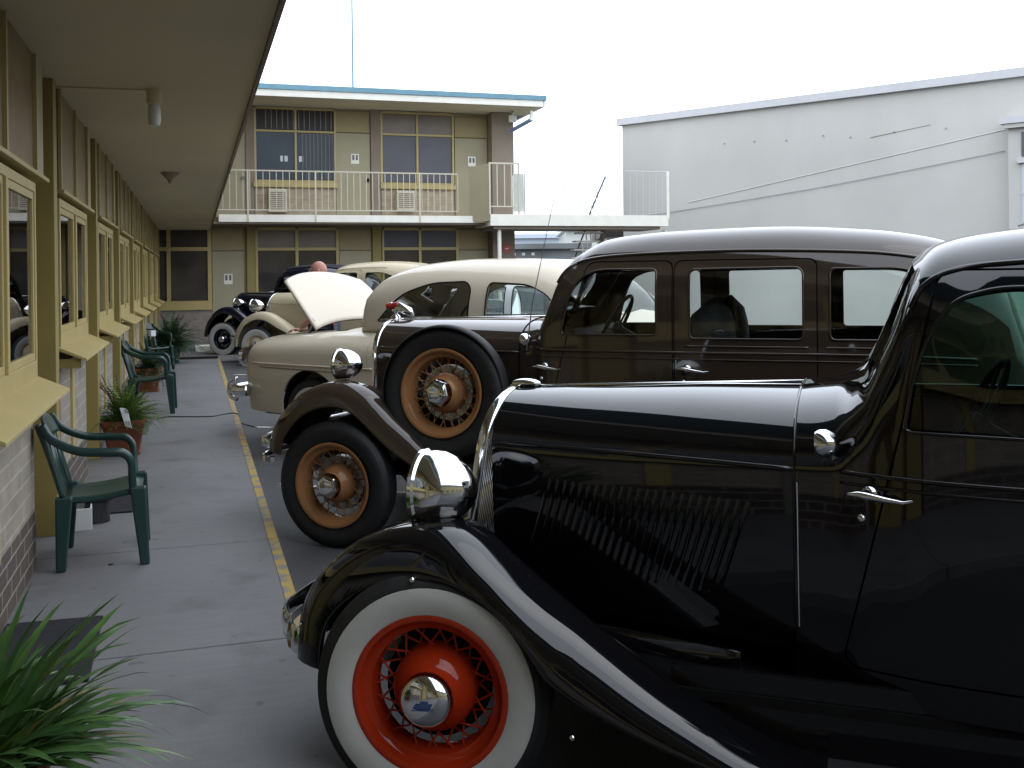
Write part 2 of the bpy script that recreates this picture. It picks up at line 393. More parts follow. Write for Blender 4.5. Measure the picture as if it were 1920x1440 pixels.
def shell(S, V, tris, name, mat, parent, sides=(-1, 1), off=0.0, thick=.025, label=None, lite=False):
    vs, fs, ns = [], [], []
    for side in sides:
        idx = {}; used = sorted({i for t in tris for i in t}); P = []; NN = []
        for i in used:
            idx[i] = len(P); P.append(S.P(V[i].x, V[i].y, side)); NN.append(S.N(V[i].x, V[i].y, side))
        o = len(vs); vs += [p+n*off for p, n in zip(P, NN)]; ns += NN
        T = []
        for t in tris:
            q = [idx[i] for i in t]; a, b, c = [P[k] for k in q]
            if (b-a).cross(c-a).dot(NN[q[0]]+NN[q[1]]+NN[q[2]]) < 0: q = q[::-1]
            T.append(q); fs.append(tuple(o+k for k in q))
        if thick:
            o2 = len(vs); vs += [p+n*(off-thick) for p, n in zip(P, NN)]; ns += [-n for n in NN]
            cnt = {}
            for q in T:
                fs.append(tuple(o2+k for k in q[::-1]))
                for a, b in ((q[0], q[1]), (q[1], q[2]), (q[2], q[0])): cnt[(a, b)] = cnt.get((a, b), 0)+1
            for (a, b) in cnt:
                if (b, a) not in cnt:
                    e = (P[b]-P[a]); nn = e.cross(NN[a]).normalized() if e.length > 0 else NN[a]
                    k = len(vs); vs += [vs[o+a], vs[o+b], vs[o2+b], vs[o2+a]]; ns += [nn]*4
                    fs.append((k+1, k, k+3, k+2))
    me = bpy.data.meshes.new(name); me.from_pydata(vs, [], fs); me.update(); me.shade_smooth()
    me.normals_split_custom_set_from_vertices(ns); me.materials.append(M[mat])
    o = bpy.data.objects.new(name, me); C.objects.link(o); o.parent = parent
    if label: o['label'] = label
    return o
def surf_line(S, pts, side=-1, off=.004):
    """polyline (x, z) laid on the surface"""
    out = []
    for x, z in pts:
        v = S.v_of(x, z); out.append(S.P(x, v, side)+S.N(x, v, side)*off)
    return out

def wheel(parent, loc, r, white=False, rim_mat='orange', rr=.25, width=.15, yaw=0, side=-1, ww=.317, cap='round', cap_r=.075, hub_r=.125, spokes=True, name='wheel', tilt=0):
    """built with its outer face on the local -y side, outer face near y = 0"""
    w = empty(name, loc, yaw); w.parent = parent
    if side > 0: w.rotation_euler = (0, 0, yaw+PI)
    if tilt: w.rotation_euler = (tilt, 0, w.rotation_euler[2])
    D = width; ax = (0, 1, 0); o = (0, 0, 0)
    hw = D/2; c = (0, hw, 0)
    prof = [(rr-.012, -hw*.62), (rr+.01, -hw*.80)]
    for k in range(9):
        t = k/8*PI/2; prof.append((rr+.01+(r-.022-rr-.01)*math.sin(t)+.0*k, -hw*(.80+.2*math.sin(t*2)*1.0) if k < 5 else -hw*(1.0-.18*(k-4)/4)))
    prof += [(r-.004, -hw*.72), (r, -hw*.55), (r, -hw*.5), (r-.008, -hw*.49), (r-.008, -hw*.43), (r, -hw*.42), (r, -hw*.22), (r-.008, -hw*.21), (r-.008, -hw*.15), (r, -hw*.14), (r, 0)]
    prof += [(a, -b) for a, b in prof[-2::-1]]
    MB().lathe(prof, c, ax, 72).build('tyre', 'rubber', w, smooth=50)
    if white:
        pw = []
        for k in range(8):
            t = k/7; rad = rr+.004+(ww-rr-.004)*t
            pw.append((rad, -hw*(.84+.20*math.sin(PI*(.12+.62*t)))-.003))
        pw = [(pw[0][0], pw[0][1]+.02)]+pw+[(pw[-1][0]+.001, pw[-1][1]+.02)]
        MB().lathe(pw, c, ax, 72).build('whitewall', 'white_rubber', w, smooth=50)
    rim = [(rr, -hw*.92), (rr+.004, -hw*.97), (rr-.004, -hw*1.0), (rr-.014, -hw*.95), (rr-.022, -hw*.70), (rr-.028, -hw*.60), (rr-.045, -hw*.50), (rr-.052, -hw*.1), (rr-.052, hw*.4), (rr-.02, hw*.6), (rr, hw*.9)]
    MB().lathe(rim, c, ax, 64).build('rim', rim_mat, w, smooth=40)
    ri = rr-.05
    hub = [(.0, hw*.9), (hub_r*1.02, hw*.75), (hub_r*1.02, hw*.1), (hub_r, -hw*.12), (hub_r*.97, -hw*.35), (hub_r*.88, -hw*.60), (hub_r*.76, -hw*.82), (hub_r*.68, -hw*.98), (cap_r*1.06, -hw*1.12), (cap_r*1.02, -hw*1.2)]
    MB().lathe(hub, c, ax, 40).build('hub', rim_mat, w, smooth=35)
    seg = 6 if cap == 'hex' else 40
    cp = [(cap_r*1.0, -hw*1.1), (cap_r*1.04, -hw*1.24), (cap_r, -hw*1.50), (cap_r*.92, -hw*1.66), (cap_r*.75, -hw*1.80), (cap_r*.5, -hw*1.90), (cap_r*.22, -hw*1.95), (0, -hw*1.96)]
    hc = MB().lathe(cp, c, ax, seg).build('hubcap', 'chrome', w, smooth=60 if seg > 8 else 20, bevel=.006 if seg < 8 else 0)
    if cap == 'badge':
        b = MB()
        y = hw-hw*1.985
        b.prism([(-.030, -.006), (-.022, .006), (-.010, .006), (-.006, .014), (.016, .014), (.018, .006), (.030, .006), (.024, -.006)], y, y-.0015)
        b.box((-.034, y, -.013), (.034, y-.0015, -.010))
        b.build('hubcap_badge', paint('blue_badge_enamel', (.03, .06, .16), wav=0), hc)
    if spokes:
        sp = MB(); n = 40
        for k in range(n):
            a = 2*PI*k/n; da = (.30 if k % 2 else -.30); inner = (k//2) % 2
            r0 = hub_r*(.98 if inner else 1.0); y0 = hw*(.25 if inner else -.08)
            a0 = a+da; y1 = -hw*.15+(.25*hw if inner else 0)
            sp.tube([(r0*math.cos(a0), hw+y0, r0*math.sin(a0)), ((ri+.004)*math.cos(a), hw+y1, (ri+.004)*math.sin(a))], .0032, 5)
        sp.build('wire_spokes', rim_mat, w, smooth=60)
        MB().lathe([(.0, .35*hw), (.16, .35*hw), (.165, .8*hw), (0, .85*hw)], c, ax, 40).build('brake_drum', 'dullmetal' if rim_mat != 'red' else 'dark', w, smooth=40)
    return w

def fender(parent, crown, ys, mat, n=7, name='fender', flip=None, prof=None):
    """crown: (x, z) points; ys: [(y, drop)], drop along the profile normal"""
    cr = catmull([(x, 0, z) for x, z in crown], n)
    for side in (0, 1):
        rows = []
        for i, p in enumerate(cr):
            t = (cr[min(i+1, len(cr)-1)]-cr[max(i-1, 0)]).normalized(); nn = Vector((-t.z, 0, t.x))
            if nn.z < 0 and abs(t.x) > .2: nn = -nn
            fr = i/(len(cr)-1)
            row = []
            yl = ys(fr, p.x) if callable(ys) else ys
            for y, dr in yl:
                yy = y if side == 0 else flip-y
                row.append(p-nn*dr+Vector((0, yy, 0)))
            rows.append(row)
        MB().grid(rows).build(name, mat, parent, smooth=70)

def headlamp(parent, loc, r, mat='chrome', L=.2, post=None, side=-1):
    h = empty('headlamp', loc); h.parent = parent
    prof = [(r*.97, -.30*L), (r*1.05, -.27*L), (r*1.06, -.20*L), (r*1.0, -.16*L), (r*1.03, -.02*L), (r*.99, .14*L), (r*.86, .34*L), (r*.64, .52*L), (r*.38, .66*L), (r*.14, .73*L), (0, .75*L)]
    MB().lathe(prof, (0, 0, 0), (1, 0, 0), 48).build('headlamp_bowl', mat, h, smooth=35)
    MB().lathe([(r*.98, -.29*L), (r*.8, -.37*L), (r*.45, -.42*L), (0, -.44*L)], (0, 0, 0), (1, 0, 0), 40).build('headlamp_lens', 'glass_lens', h, smooth=180)
    MB().lathe([(r*.95, -.26*L), (r*.6, .05*L), (0, .2*L)], (0, 0, 0), (1, 0, 0), 30).build('reflector', 'chrome', h, smooth=180)
    if post:
        MB().tube([(0, 0, -r*.9), (0.01, 0, -r-.02), (.02, post[1], post[2])], [.028, .02, .03], 12).build('headlamp_post', post[3], h, smooth=180)
    return h

def steering(parent, c, r=.2, mat='black_plastic'):
    s = empty('steering_wheel', c); s.parent = parent; s.rotation_euler = (0, math.radians(-62), 0)
    b = MB(); ring = [(math.cos(2*PI*k/36)*r, math.sin(2*PI*k/36)*r, 0) for k in range(37)]
    b.tube(ring, .011, 8, False); b.build('wheel_rim', mat, s, smooth=180)
    b = MB()
    for k in range(3):
        a = 2*PI*k/3+.5; b.tube([(0, 0, -.02), (math.cos(a)*r, math.sin(a)*r, 0)], .007, 6)
    b.lathe([(0, .01), (.03, .005), (.03, -.03), (.02, -.05), (.018, -.55)], (0, 0, 0), (0, 0, 1), 12); b.build('column', mat, s, smooth=60)
def bench(parent, x, yc, hw, z0, zt, mat, arch=True):
    b = MB(); prof = [(x, z0), (x+.02, z0+.14), (x+.44, z0+.12), (x+.62, zt-.08), (x+.66, zt), (x+.74, zt-.01), (x+.76, zt-.1), (x+.62, z0), ]
    b.prism(prof, yc-hw, yc+hw); return b.build('bench_seat', mat, parent, bevel=.035, smooth=50)
def bucket(parent, x, yc, hw, z0, zt, mat):
    rows = []
    for k in range(9):
        t = (k/8)**.7; z = z0+(zt-z0)*t; wdt = hw*math.sqrt(max(1-(max(t-.45, 0)/.55)**2.2, 0.0))+.006; xx = x+.10*t; th_ = 2.3
        rows.append([(xx+.12+.17*math.cos(q_)*(.12+.88*wdt/hw), yc+wdt*math.sin(q_), z+.012*math.cos(q_)) for q_ in np.linspace(0, 2*PI, 16, endpoint=False)])
    MB().grid(rows, True, True).build('seat_back', mat, parent, smooth=180)

def vintage(name, label, loc, rot, p):
    """1930s car: local x runs rearwards from the front axle, y away from the near side, z up"""
    g = empty(name, loc, math.radians(rot), label, p.get('cat', 'vintage car'), 'vintage cars parked at an angle to the walkway')
    YC = p['yc']; pm = p['paint']; S = Surf(YC, p['body'], p.get('zb', .42)); fl = 2*YC
    feats = []; wins = []
    for i, wpoly in enumerate(p['wins']):
        feats.append(('win%d' % i, S.poly(rpoly(wpoly, p.get('wr', .07)), .03))); wins.append('win%d' % i)
    # windscreen in the sloping front of the cabin, rear window
    xa, xb = p['screen']
    feats.append(('screen', [(xa, 1.56), (xa+.3*(xb-xa), 1.50), (xb-.02, 1.47), (xb, 1.5), (xb, 1.97), (xa, 1.97)]))
    doors = []
    for i, (x0, x1, z1, z0, lean) in enumerate(p['doors']):
        inner = rpoly([(x0, z0), (x1, z0), (x1, z1-.02), (x0+lean, z1-.02)], .05); outer = rpoly([(x0-.006, z0-.006), (x1+.006, z0-.006), (x1+.006, z1-.014), (x0+lean-.006, z1-.014)], .052)
        feats.append(('door%d' % i, S.poly(inner, .03))); feats.append(('seam%d' % i, S.poly(outer, .03))); doors.append((x0, x1, z1, z0))
    xd = []
    x = S.x0
    while x < S.x1-1e-6:
        xd.append(x); x += p.get('fine', .02) if x < xb+.15 else .045
    xd.append(S.x1)
    V, R = cut_body(S, feats, nv=p.get('nv', 46), xdens=xd)
    body = shell(S, V, R['body'], 'body', pm, g)
    for i in range(len(doors)):
        for sd in (-1, 1):
            if 'door%d' % i in R:
                dd = shell(S, V, R['door%d' % i], 'door', pm, g, sides=(sd,))
                x0, x1, z1, z0 = doors[i]; hp = p['handles'][i] if i < len(p.get('handles', [])) else None
                if hp:
                    hx, hz, dr = hp; v = S.v_of(hx, hz); a = S.P(hx, v, sd); n = S.N(hx, v, sd); hb = MB()
                    hb.lathe([(.024, -.002), (.022, .006), (.013, .012), (.011, .035), (0, .036)], a, n, 14)
                    q = a+n*.036; hb.tube([q+Vector((-dr*.045, 0, .002)), q+Vector((-dr*.02, 0, .003)), q, q+Vector((dr*.05, 0, -.008)), q+Vector((dr*.095, 0, -.014)), q+Vector((dr*.12, 0, -.008))], [.004, .009, .012, .009, .006, .004], 8)
                    k2 = S.v_of(hx-.02*dr, hz-.07); hb.sphere(S.P(hx-.02*dr, k2, sd)+S.N(hx-.02*dr, k2, sd)*.002, .013, 10, 6)
                    hb.build('door_handle', 'chrome', dd, smooth=50)
            if i == 0 or True: pass
        if 'seam%d' % i in R: shell(S, V, R['seam%d' % i], 'door_seam', 'dark', g, off=-.010, thick=0)
    for k in wins:
        if k in R:
            for sd in (-1, 1): shell(S, V, R[k], 'side_window', p.get('glass', 'glass'), g, sides=(sd,), off=-.014, thick=0)
    if 'screen' in R: shell(S, V, R['screen'], 'windscreen', p.get('glass', 'glass'), g, off=-.012, thick=0)
    # mouldings on the side
    for ln, rr_ in p.get('mould', []):
        for sd in (-1, 1):
            mb = MB()
            pts = [(q.x, q.z) for q in catmull([(a, 0, b) for a, b in ln], 10)]
            mb.tube(surf_line(S, pts, sd, .001), rr_, 6); mb.build('belt_moulding', pm, g, smooth=180)
    for i, wpoly in enumerate(p['wins']):
        for sd in (-1, 1):
            pts = S.poly(rpoly(wpoly, p.get('wr', .07)), .03); tb = MB()
            tb.tube([S.P(a, b, sd)+S.N(a, b, sd)*.001 for a, b in pts+[pts[0]]], .006, 6, False)
            tb.build('window_moulding', pm, g, smooth=180)
    # hood
    hs = Surf(YC, p['hood'], p.get('hzb', .55))
    Vh, Rh = cut_body(hs, [], nx=30, nv=40)
    hood = shell(hs, Vh, Rh['body'], 'bonnet', pm, g, thick=.01)
    b = MB(); hx0, hx1 = hs.x0, hs.x1
    b.tube([(hx0+.04, YC, hs.T(hx0)+.003), (hx1, YC, hs.T(hx1)+.003)], .006, 6); b.build('bonnet_hinge', 'chrome', hood, smooth=180)
    b = MB(); pts = [hs.P(hx1, v, sd)+hs.N(hx1, v, sd)*.001 for sd, vv in ((-1, np.linspace(0, 2, 40)), (1, np.linspace(2, 0, 40))) for v in vv]
    b.tube(pts, .0045, 6); b.build('bonnet_seam', p.get('seam_mat', 'dark'), hood, smooth=180)
    if p.get('hbelt'):
        b = MB()
        for sd in (-1, 1):
            b.tube(surf_line(hs, [(hx0+.02+(hx1-hx0-.02)*t, p['hbelt'](hx0+(hx1-hx0)*t)) for t in np.linspace(0, 1, 20)], sd, .001), .008, 6)
        b.build('belt_moulding', pm, hood, smooth=180)
    if p.get('louvres'):
        lx0, lx1, nl, z1, z0, ln = p['louvres']
        for sd in (-1, 1):
            b = MB()
            for k in range(nl):
                x = lx0+(lx1-lx0)*k/(nl-1); rows = []
                for j in range(11):
                    t = j/10; z = z0+(z1-z0)*t; xx = x+ln*(t-1); v = hs.v_of(xx, z); hgt = .009*math.sin(PI*min(max(t, .0), 1))**.6
                    a = hs.P(xx, v, sd); n = hs.N(xx, v, sd)
                    rows.append([a+Vector((-.008, 0, 0)), a+n*hgt*.6+Vector((-.002, 0, 0)), a+n*hgt+Vector((.005, 0, 0)), a+n*.001+Vector((.007, 0, 0))])
                b.grid(rows)
            b.build('bonnet_louvres', pm, hood, smooth=40)
    # radiator shell and grille
    gx = p['grille']       # list (x, z, halfwidth)
    rs = empty('radiator', (0, 0, 0)); rs.parent = g
    zt, hw = hs.T(hx0), hs.W(hx0)
    b = MB(); rows = []
    for dx, ds in ((.010, .003), (.0, .006), (-.018, .004), (-.032, -.006), (-.03, -.03)):
        row = []
        for sd, vv in ((-1, np.linspace(0, 2, 30)), (1, np.linspace(2, 0, 30)[1:])):
            for v in vv:
                q = hs.P(hx0, v, sd); n = hs.N(hx0, v, sd); lean = p['glean']*(zt-q.z)
                row.append(Vector((hx0+dx-lean, q.y, q.z))+n*ds)
        rows.append(row)
    b.grid(rows); b.build('radiator_shell', p.get('shell_mat', 'chrome'), rs, smooth=50, solid=.003)
    b = MB(); nb = 26
    for k in range(nb):
        yy = YC-hw*.84+hw*1.68*k/(nb-1); c = 1-((yy-YC)/(hw*.98))**2; z1 = hs.H(hx0)+(zt-hs.H(hx0))*math.sqrt(max(c, 0))-.04
        b.tube([(hx0-.012-p['glean']*(zt-z1), yy, z1), (hx0-.012-p['glean']*(zt-.75), yy, .75), (hx0-.012-p['glean']*(zt-.52), yy, .52)], .004, 5)
    b.build('grille', 'chrome', rs, smooth=180)
    MB().prism([(YC-hw*.92, .5), (YC+hw*.92, .5), (YC+hw*.92, hs.H(hx0)), (YC+hw*.5, zt-.05), (YC-hw*.5, zt-.05), (YC-hw*.92, hs.H(hx0))], hx0+.0, hx0+.02, 'x').build('radiator_core', 'dark', rs)
    # fenders, valance, running board
    dn = p.get('fdrop', .14)
    fx_ = sorted(p['fender']); cz = pchip([a for a, _ in fx_], [c for _, c in fx_])
    def ysec(fr, x):
        k = min(max((x-.5)/.6, 0), 1); dd = dn*(1-k)+.05*k; inn = p.get('finner', .46)
        j = min(max((x+.15)/.35, 0), 1); q = 1-k
        pr_ = cz(x); lim = min(1.0, max(.30, (math.hypot(x, pr_-p['wheel']['r'])-p['wheel']['r']*1.0)/(.118))) if x < .5 else 1.0; L1 = .110*q*lim
        return [(inn+.02, q*(.10+.14*j)+.03), (inn-.02, q*(.05+.11*j)+.012), (inn-.08, q*(.02+.075*j)+.004), (inn-.14, q*(.008+.035*j)), (.26, q*(.002+.014*j)), (.215, q*.003), (.17, 0), (.125, .003*q), (.09, .012*q+.001), (.055, .030*q*lim+.006), (.032, .055*q*lim+.012), (.016, .085*q*lim+.018), (.008, L1+.022), (.007, L1+.030), (.013, L1+.035), (.035, L1+.028), (.07, L1*.8+.02)]
    fender(g, p['fender'], ysec, p.get('fender_paint', pm), flip=fl, name='front_fender')
    b = MB()
    for sd in (0, 1):
        y0 = p.get('finner', .46)+.0; rows = []
        for q in [v_ for v_ in catmull([(x, 0, z) for x, z in p['fender']], 3) if v_.x < hx1-.15]:
            xx = min(max(q.x, hx0+.0), hx1+.25)
            yi = YC-(hs.W(min(xx, hx1))-.03 if xx <= hx1 else S.W(xx)-.03)
            k = min(max((q.x-.5)/.6, 0), 1); dz = .20*(1-k)+.03
            rows.append([Vector((q.x, (y0 if sd == 0 else fl-y0), q.z-dz)), Vector((xx, (yi if sd == 0 else fl-yi), max(q.z-dz-.02, .47)))])
        b.grid(rows)
    b.build('valance', p.get('fender_paint', pm), g, smooth=180, solid=.01)
    xr = p['fender'][-1][0]; zr = p['fender'][-1][1]; wb = p['wb']
    b = MB()
    for sd in (0, 1):
        a, c = (.03, .30) if sd == 0 else (fl-.30, fl-.03)
        b.box((xr-.02, a, zr-.06), (wb-.45, c, zr-.012))
    b.build('running_board', 'rubber', g, bevel=.01)
    for a, c in ((.29, YC-S.W(1.3)+.06), (YC+S.W(1.3)-.06, fl-.29)): box('running_board_apron', (hx1-.35, a, zr-.05), (wb-.42, c, zr-.02), 'dark', g); 
    for a in (YC-S.W(1.3)+.03, YC+S.W(1.3)-.05): box('sill_panel', (hx1-.35, a, zr-.02), (wb-.42, a+.02, p.get('zb', .42)+.06), pm, g)
    rc = [(wb-.52, zr-.02), (wb-.46, .42), (wb-.38, .60), (wb-.24, .75), (wb-.05, .82), (wb+.18, .78), (wb+.36, .64), (wb+.46, .48), (wb+.52, .34)]
    fender(g, rc, [(.34, .05), (.30, .01), (.2, 0), (.12, .008), (.05, .04), (.012, .09), (.0, .13), (.006, .14), (.03, .12)], p.get('fender_paint', pm), flip=fl, name='rear_fender')
    box('floor_pan', (hx0+.15, .2, p.get('zb', .42)-.03), (S.x1-.15, fl-.2, p.get('zb', .42)+.0), 'dark', g)
    box('firewall', (hx1+.02, YC-S.W(hx1)*.8, .45), (hx1+.04, YC+S.W(hx1)*.8, S.T(hx1)-.09), 'dark', g)
    # wheels
    wk = dict(p['wheel']); r = wk['r']; ya = wk.pop('yaw', 0)
    for (x, s_, yy) in ((0, -1, 0.0), (0, 1, fl), (wb, -1, 0.03), (wb, 1, fl-.03)):
        wheel(g, (x, yy, r), side=s_, yaw=ya if x == 0 else 0, name='wheel', **wk)
    MB().tube([(0, .12, r), (0, fl-.12, r)], .03, 8).build('front_axle', 'dark', g)
    MB().tube([(wb, .12, r), (wb, fl-.12, r)], .04, 8).build('rear_axle', 'dark', g)
    # lamps
    lx, ly, lz, lr, lL = p['lamp']
    for s_, yy in ((-1, ly), (1, fl-ly)):
        headlamp(g, (lx, yy, lz), lr, p.get('lamp_mat', 'chrome'), lL, post=(0, .0, p['lamp_base']-lz, p.get('lamp_post', 'chrome')))
    # bumper
    for zz, hh in p['bumper']['bars']:
        ex, ey = p['bumper']['end']; fx = p['bumper']['front']; path = [(ex, ey, zz)]
        pts = catmull([(ex+.06, ey+.02, zz-.01), (ex, ey, zz), (ex-.05, ey+.06, zz), (fx, ey+.25, zz), (fx-.03, YC, zz), (fx, fl-ey-.25, zz), (ex-.05, fl-ey-.06, zz), (ex, fl-ey, zz), (ex+.06, fl-ey-.02, zz-.01)], 6)
        rows = []
        for i, q in enumerate(pts):
            t = (pts[min(i+1, len(pts)-1)]-pts[max(i-1, 0)]).normalized(); nn = Vector((t.y, -t.x, 0)).normalized()
            if nn.x > 0 and .2 < i/len(pts) < .8: nn = -nn
            rows.append([q+Vector((0, 0, hh*c))-nn*.012*0+nn*dd for c, dd in ((-1, 0), (-.8, .012), (0, .018), (.8, .012), (1, 0), (.8, -.006), (-.8, -.006))])
        MB().grid(rows, True, True).build('bumper_bar', 'chrome', g, smooth=50)
    b = MB(); z = sum(a for a, _ in p['bumper']['bars'])/len(p['bumper']['bars'])
    for yy in (.45, fl-.45): b.tube([(p['bumper']['front'], yy, z), (-.15, yy, z-.05), (.3, yy, z+.02)], .02, 8, flat=1.5)
    b.build('bumper_bracket', 'dark', g)
    # interior
    for (sx, z0, z1, kind) in p.get('seats', []):
        if kind == 'bench': bench(g, sx, YC, S.W(sx)*.86, z0, z1, p.get('seat_mat', 'seat'))
        else:
            bucket(g, sx, YC-.27, .24, z0, z1, p.get('seat_mat', 'seat')); bucket(g, sx, YC+.27, .24, z0, z1, p.get('seat_mat', 'seat'))
    if p.get('steer'): steering(g, p['steer'], .20, p.get('steer_mat', 'black_plastic'))
    dx, dz = p['dash']; dw = S.W(dx)*.74; dz -= .03
    MB().prism([(dx-.10, dz-.02), (dx+.04, dz), (dx+.07, dz-.04), (dx+.05, dz-.2), (dx-.10, dz-.22)], YC-dw, YC+dw).build('dashboard', 'trim', g, bevel=.01)
    return g, S, hs

# =================================================================== SETTING
def structure(name, mb, mat, **k):
    return tag(mb.build(name, mat, None, **k), kind='structure')
structure('ground', MB().box((-60, -60, -1), (120, 200, -.05)), 'asphalt')
structure('car_park', MB().box((.40, -24, -.06), (26, 60, 0)), 'asphalt')
# walkway cast in bays: joints are real gaps
ys_j = [-20, -17, -14, -11, -8, -5, -2, 1.0, 4.33, 6.0, 8.9, 11.42, 14.0, 17.0, 20.1]
b = MB()
for a, c in zip(ys_j[:-1], ys_j[1:]): b.box((-1.3, a+.004, -.05), (.44, c-.004, .1))
b.box((-1.3, 20.108, -.05), (.9, 21.6, .055)); b.box((-1.3, 21.608, -.05), (.9, 23.2, .03))
b.box((-1.3, 23.3, -.05), (14, 25.6, .1))
structure('walkway', b, 'concrete', bevel=.008)
box_u = MB().box((-1.29, -20, -.05), (.42, 21, .085)); structure('walkway_joint_fill', box_u, 'dark')
b = MB()
for a, c in zip(ys_j[:-1], ys_j[1:]):
    if c > 4.4: b.box((.388, max(a+.006, 4.2), .1), (.4425, c-.006, .1035))
structure('kerb_line', b, 'yellow_line')
b = MB()
ang = math.radians(-37.5); dx, dy = math.cos(ang), math.sin(ang)
for k in range(0, 8):
    y0 = 4.9+3.2*k
    if y0 > 22.5: continue
    p0 = Vector((.62, y0, 0)); nx, ny = -dy*.035, dx*.035
    p1 = p0+Vector((dx, dy, 0))*4.8
    b.hexa([(p0.x-nx, p0.y-ny, .0), (p1.x-nx, p1.y-ny, .0), (p1.x+nx, p1.y+ny, .0), (p0.x+nx, p0.y+ny, .0), (p0.x-nx, p0.y-ny, .004), (p1.x-nx, p1.y-ny, .004), (p1.x+nx, p1.y+ny, .004), (p0.x+nx, p0.y+ny, .004)])
structure('bay_lines', b, 'white_line')

# ------------------------------------------------------------------ near motel wing (left)
wing = empty('motel_wing', (-1.0, 3, 0), 0, 'long ochre motel wing whose upper deck roofs the walkway', 'building')
def W(a): return (a[0]+1.0, a[1]-3, a[2])
def wb_(name, a, c, mat, parent=wing, bevel=0, label=None): return box(name, W(a), W(c), mat, parent, bevel, label)
U0, PITCH, UW = 4.20, 2.65, 1.68
ys_u = [U0+PITCH*k for k in range(-5, 8)]
wb_('wall', (-1.15, -16, .1), (-1.02, 25.5, 2.82), 'yellow_wall')
# eave: soffit with fascia
sf = wb_('eave', (-6, -16, 2.80), (.36, 25.4, 2.95), 'soffit')
wb_('fascia', (.362, -16, 2.78), (.385, 25.4, 3.0), 'taupe', sf)
wb_('upper_wall', (-1.3, -16, 3.06), (-1.15, 25.4, 6.0), 'olive_wall'); wb_('upper_roof', (-2.5, -16, 6.0), (.75, 25.0, 6.15), 'blue_roof')
wb_('upper_slab', (-6.0, -16, 2.951), (.34, 25.4, 3.055), 'taupe')
for k, y0 in enumerate(ys_u):
    y1 = y0+UW
    zs = 1.12 if y0 > 5 else 1.03     # the nearest sill sits a little lower
    xo = -.645
    if y0 < 5 and y0 > 3: y0a, y1a = 4.02, 5.85
    else: y0a, y1a = y0, y1
    # brick base: pale courses over three dark ones, brown end face
    wb_('brick_base', (-1.02, y0a+.02, .1), (-.81, y1a-.02, .40), 'brick_dark', label='dark brown brick courses')
    wb_('brick_panel', (-1.02, y0a+.023, .40), (-.815, y1a-.023, zs-.05), 'brick_pale')
    wb_('brick_pier', (-1.02, y0a+.0, .1), (-.806, y0a+.10, zs-.06), 'brick_taupe')
    wb_('panel_post', (-.82, y0a+.62, .40), (-.800, y0a+.74, zs-.07), 'yellow_trim')
    # sloping sill board
    b = MB(); p = [(-.83, zs+.085), (xo, zs), (xo, zs-.016), (-.83, zs+.06)]
    b.prism([(a+1.0, z) for a, z in p], y0a-.05-3, y1a+.03-3, 'y')
    b.v = [(v[0], v[1], v[2]) for v in b.v]
    b.build('sill', 'yellow_trim', wing, bevel=.002)
    wb_('sill_support', (-.84, y0a-.03, zs-.06), (-.68, y0a-.018, zs+.0), 'yellow_wall')
    # window
    win = empty('window', W((-.84, (y0a+y1a)/2, zs))); win.parent = wing; oy = (y0a+y1a)/2
    def L(a): return (a[0]+.84, a[1]-oy, a[2]-zs)
    zf0, zf1 = zs+.06, 2.12; ym = (y0a+y1a)/2+.02
    fb = MB(); X0, X1 = -.92, -.795
    fb.box(L((X0, y0a, zf0)), L((X1, y0a+.035, zf1))); fb.box(L((X0, y1a-.035, zf0)), L((X1, y1a, zf1)))
    fb.box(L((X0, y0a+.035, zf0)), L((X1, y1a-.035, zf0+.10))); fb.box(L((X0, y0a+.035, zf1-.05)), L((X1, y1a-.035, zf1)))
    fb.box(L((X0, ym-.025, zf0+.10)), L((X1+.008, ym+.025, zf1-.05)))
    fb.build('window_frame', 'yellow_trim', win, bevel=.004)
    sb = MB()
    for a, c in ((y0a+.035, ym-.025), (ym+.025, y1a-.035)):
        for q in ((a, a+.03), (c-.03, c)): sb.box(L((-.86, q[0], zf0+.10)), L((-.802, q[1], zf1-.05)))
        sb.box(L((-.86, a+.03, zf1-.09)), L((-.802, c-.03, zf1-.05))); sb.box(L((-.86, a+.03, zf0+.10)), L((-.802, c-.03, zf0+.14)))
    sb.build('sash', 'yellow_trim', win, bevel=.003)
    box('pane', L((-.818, y0a+.04, zf0+.10)), L((-.814, y1a-.05, zf1-.05)), 'room_glass', win)
    box('dark_room_sheet', L((-1.02, y0a+.05, zf0+.10)), L((-1.01, y1a-.05, zf1-.05)), 'dark' if k % 3 else 'dark_pane', win)  # near-black sheet paints in the darkness of the room behind the glass
    cb = MB()
    for q in np.arange(y0a+.08, y0a+.42, .035): cb.lathe([(.02, 0), (.02, zf1-zf0-.16)], L((-.97, q, zf0+.105)), (0, 0, 1), 8)
    cb.build('drape', 'grey_pane', win, smooth=180)
    # upper box with its ledge
    ub = MB(); ub.box(L((-.98, y0a-.02, 2.15)), L((-.765, y1a+.30, 2.172))); ub.build('ledge', 'yellow_trim', win, bevel=.002)
    box('transom', L((-.98, y0a, 2.172)), L((-.80, y1a, 2.80)), 'transom', win)
    for q in (y0a, ym-.02, y1a-.02): box('transom_bar', L((-.80, q, 2.172)), L((-.782, q+.035, 2.80)), 'yellow_trim', win)
    box('upper_panel', L((-.98, y1a+.012, 2.172)), L((-.79, y1a+.26, 2.80)), 'cream_wall', win)
    # post standing before the next unit
    wb_('post', (-1.0, y1a+.66, .1), (-.785, y1a+.80, 2.80), 'yellow_wall', bevel=.004)
    wb_('reveal', (-1.015, y1a+.06, .1), (-.90, y1a+.50, 2.145), 'yellow_wall')
    wb_('kick_board', (-1.0, y1a+.02, .1), (-.93, y1a+.05, 2.145), 'yellow_trim')

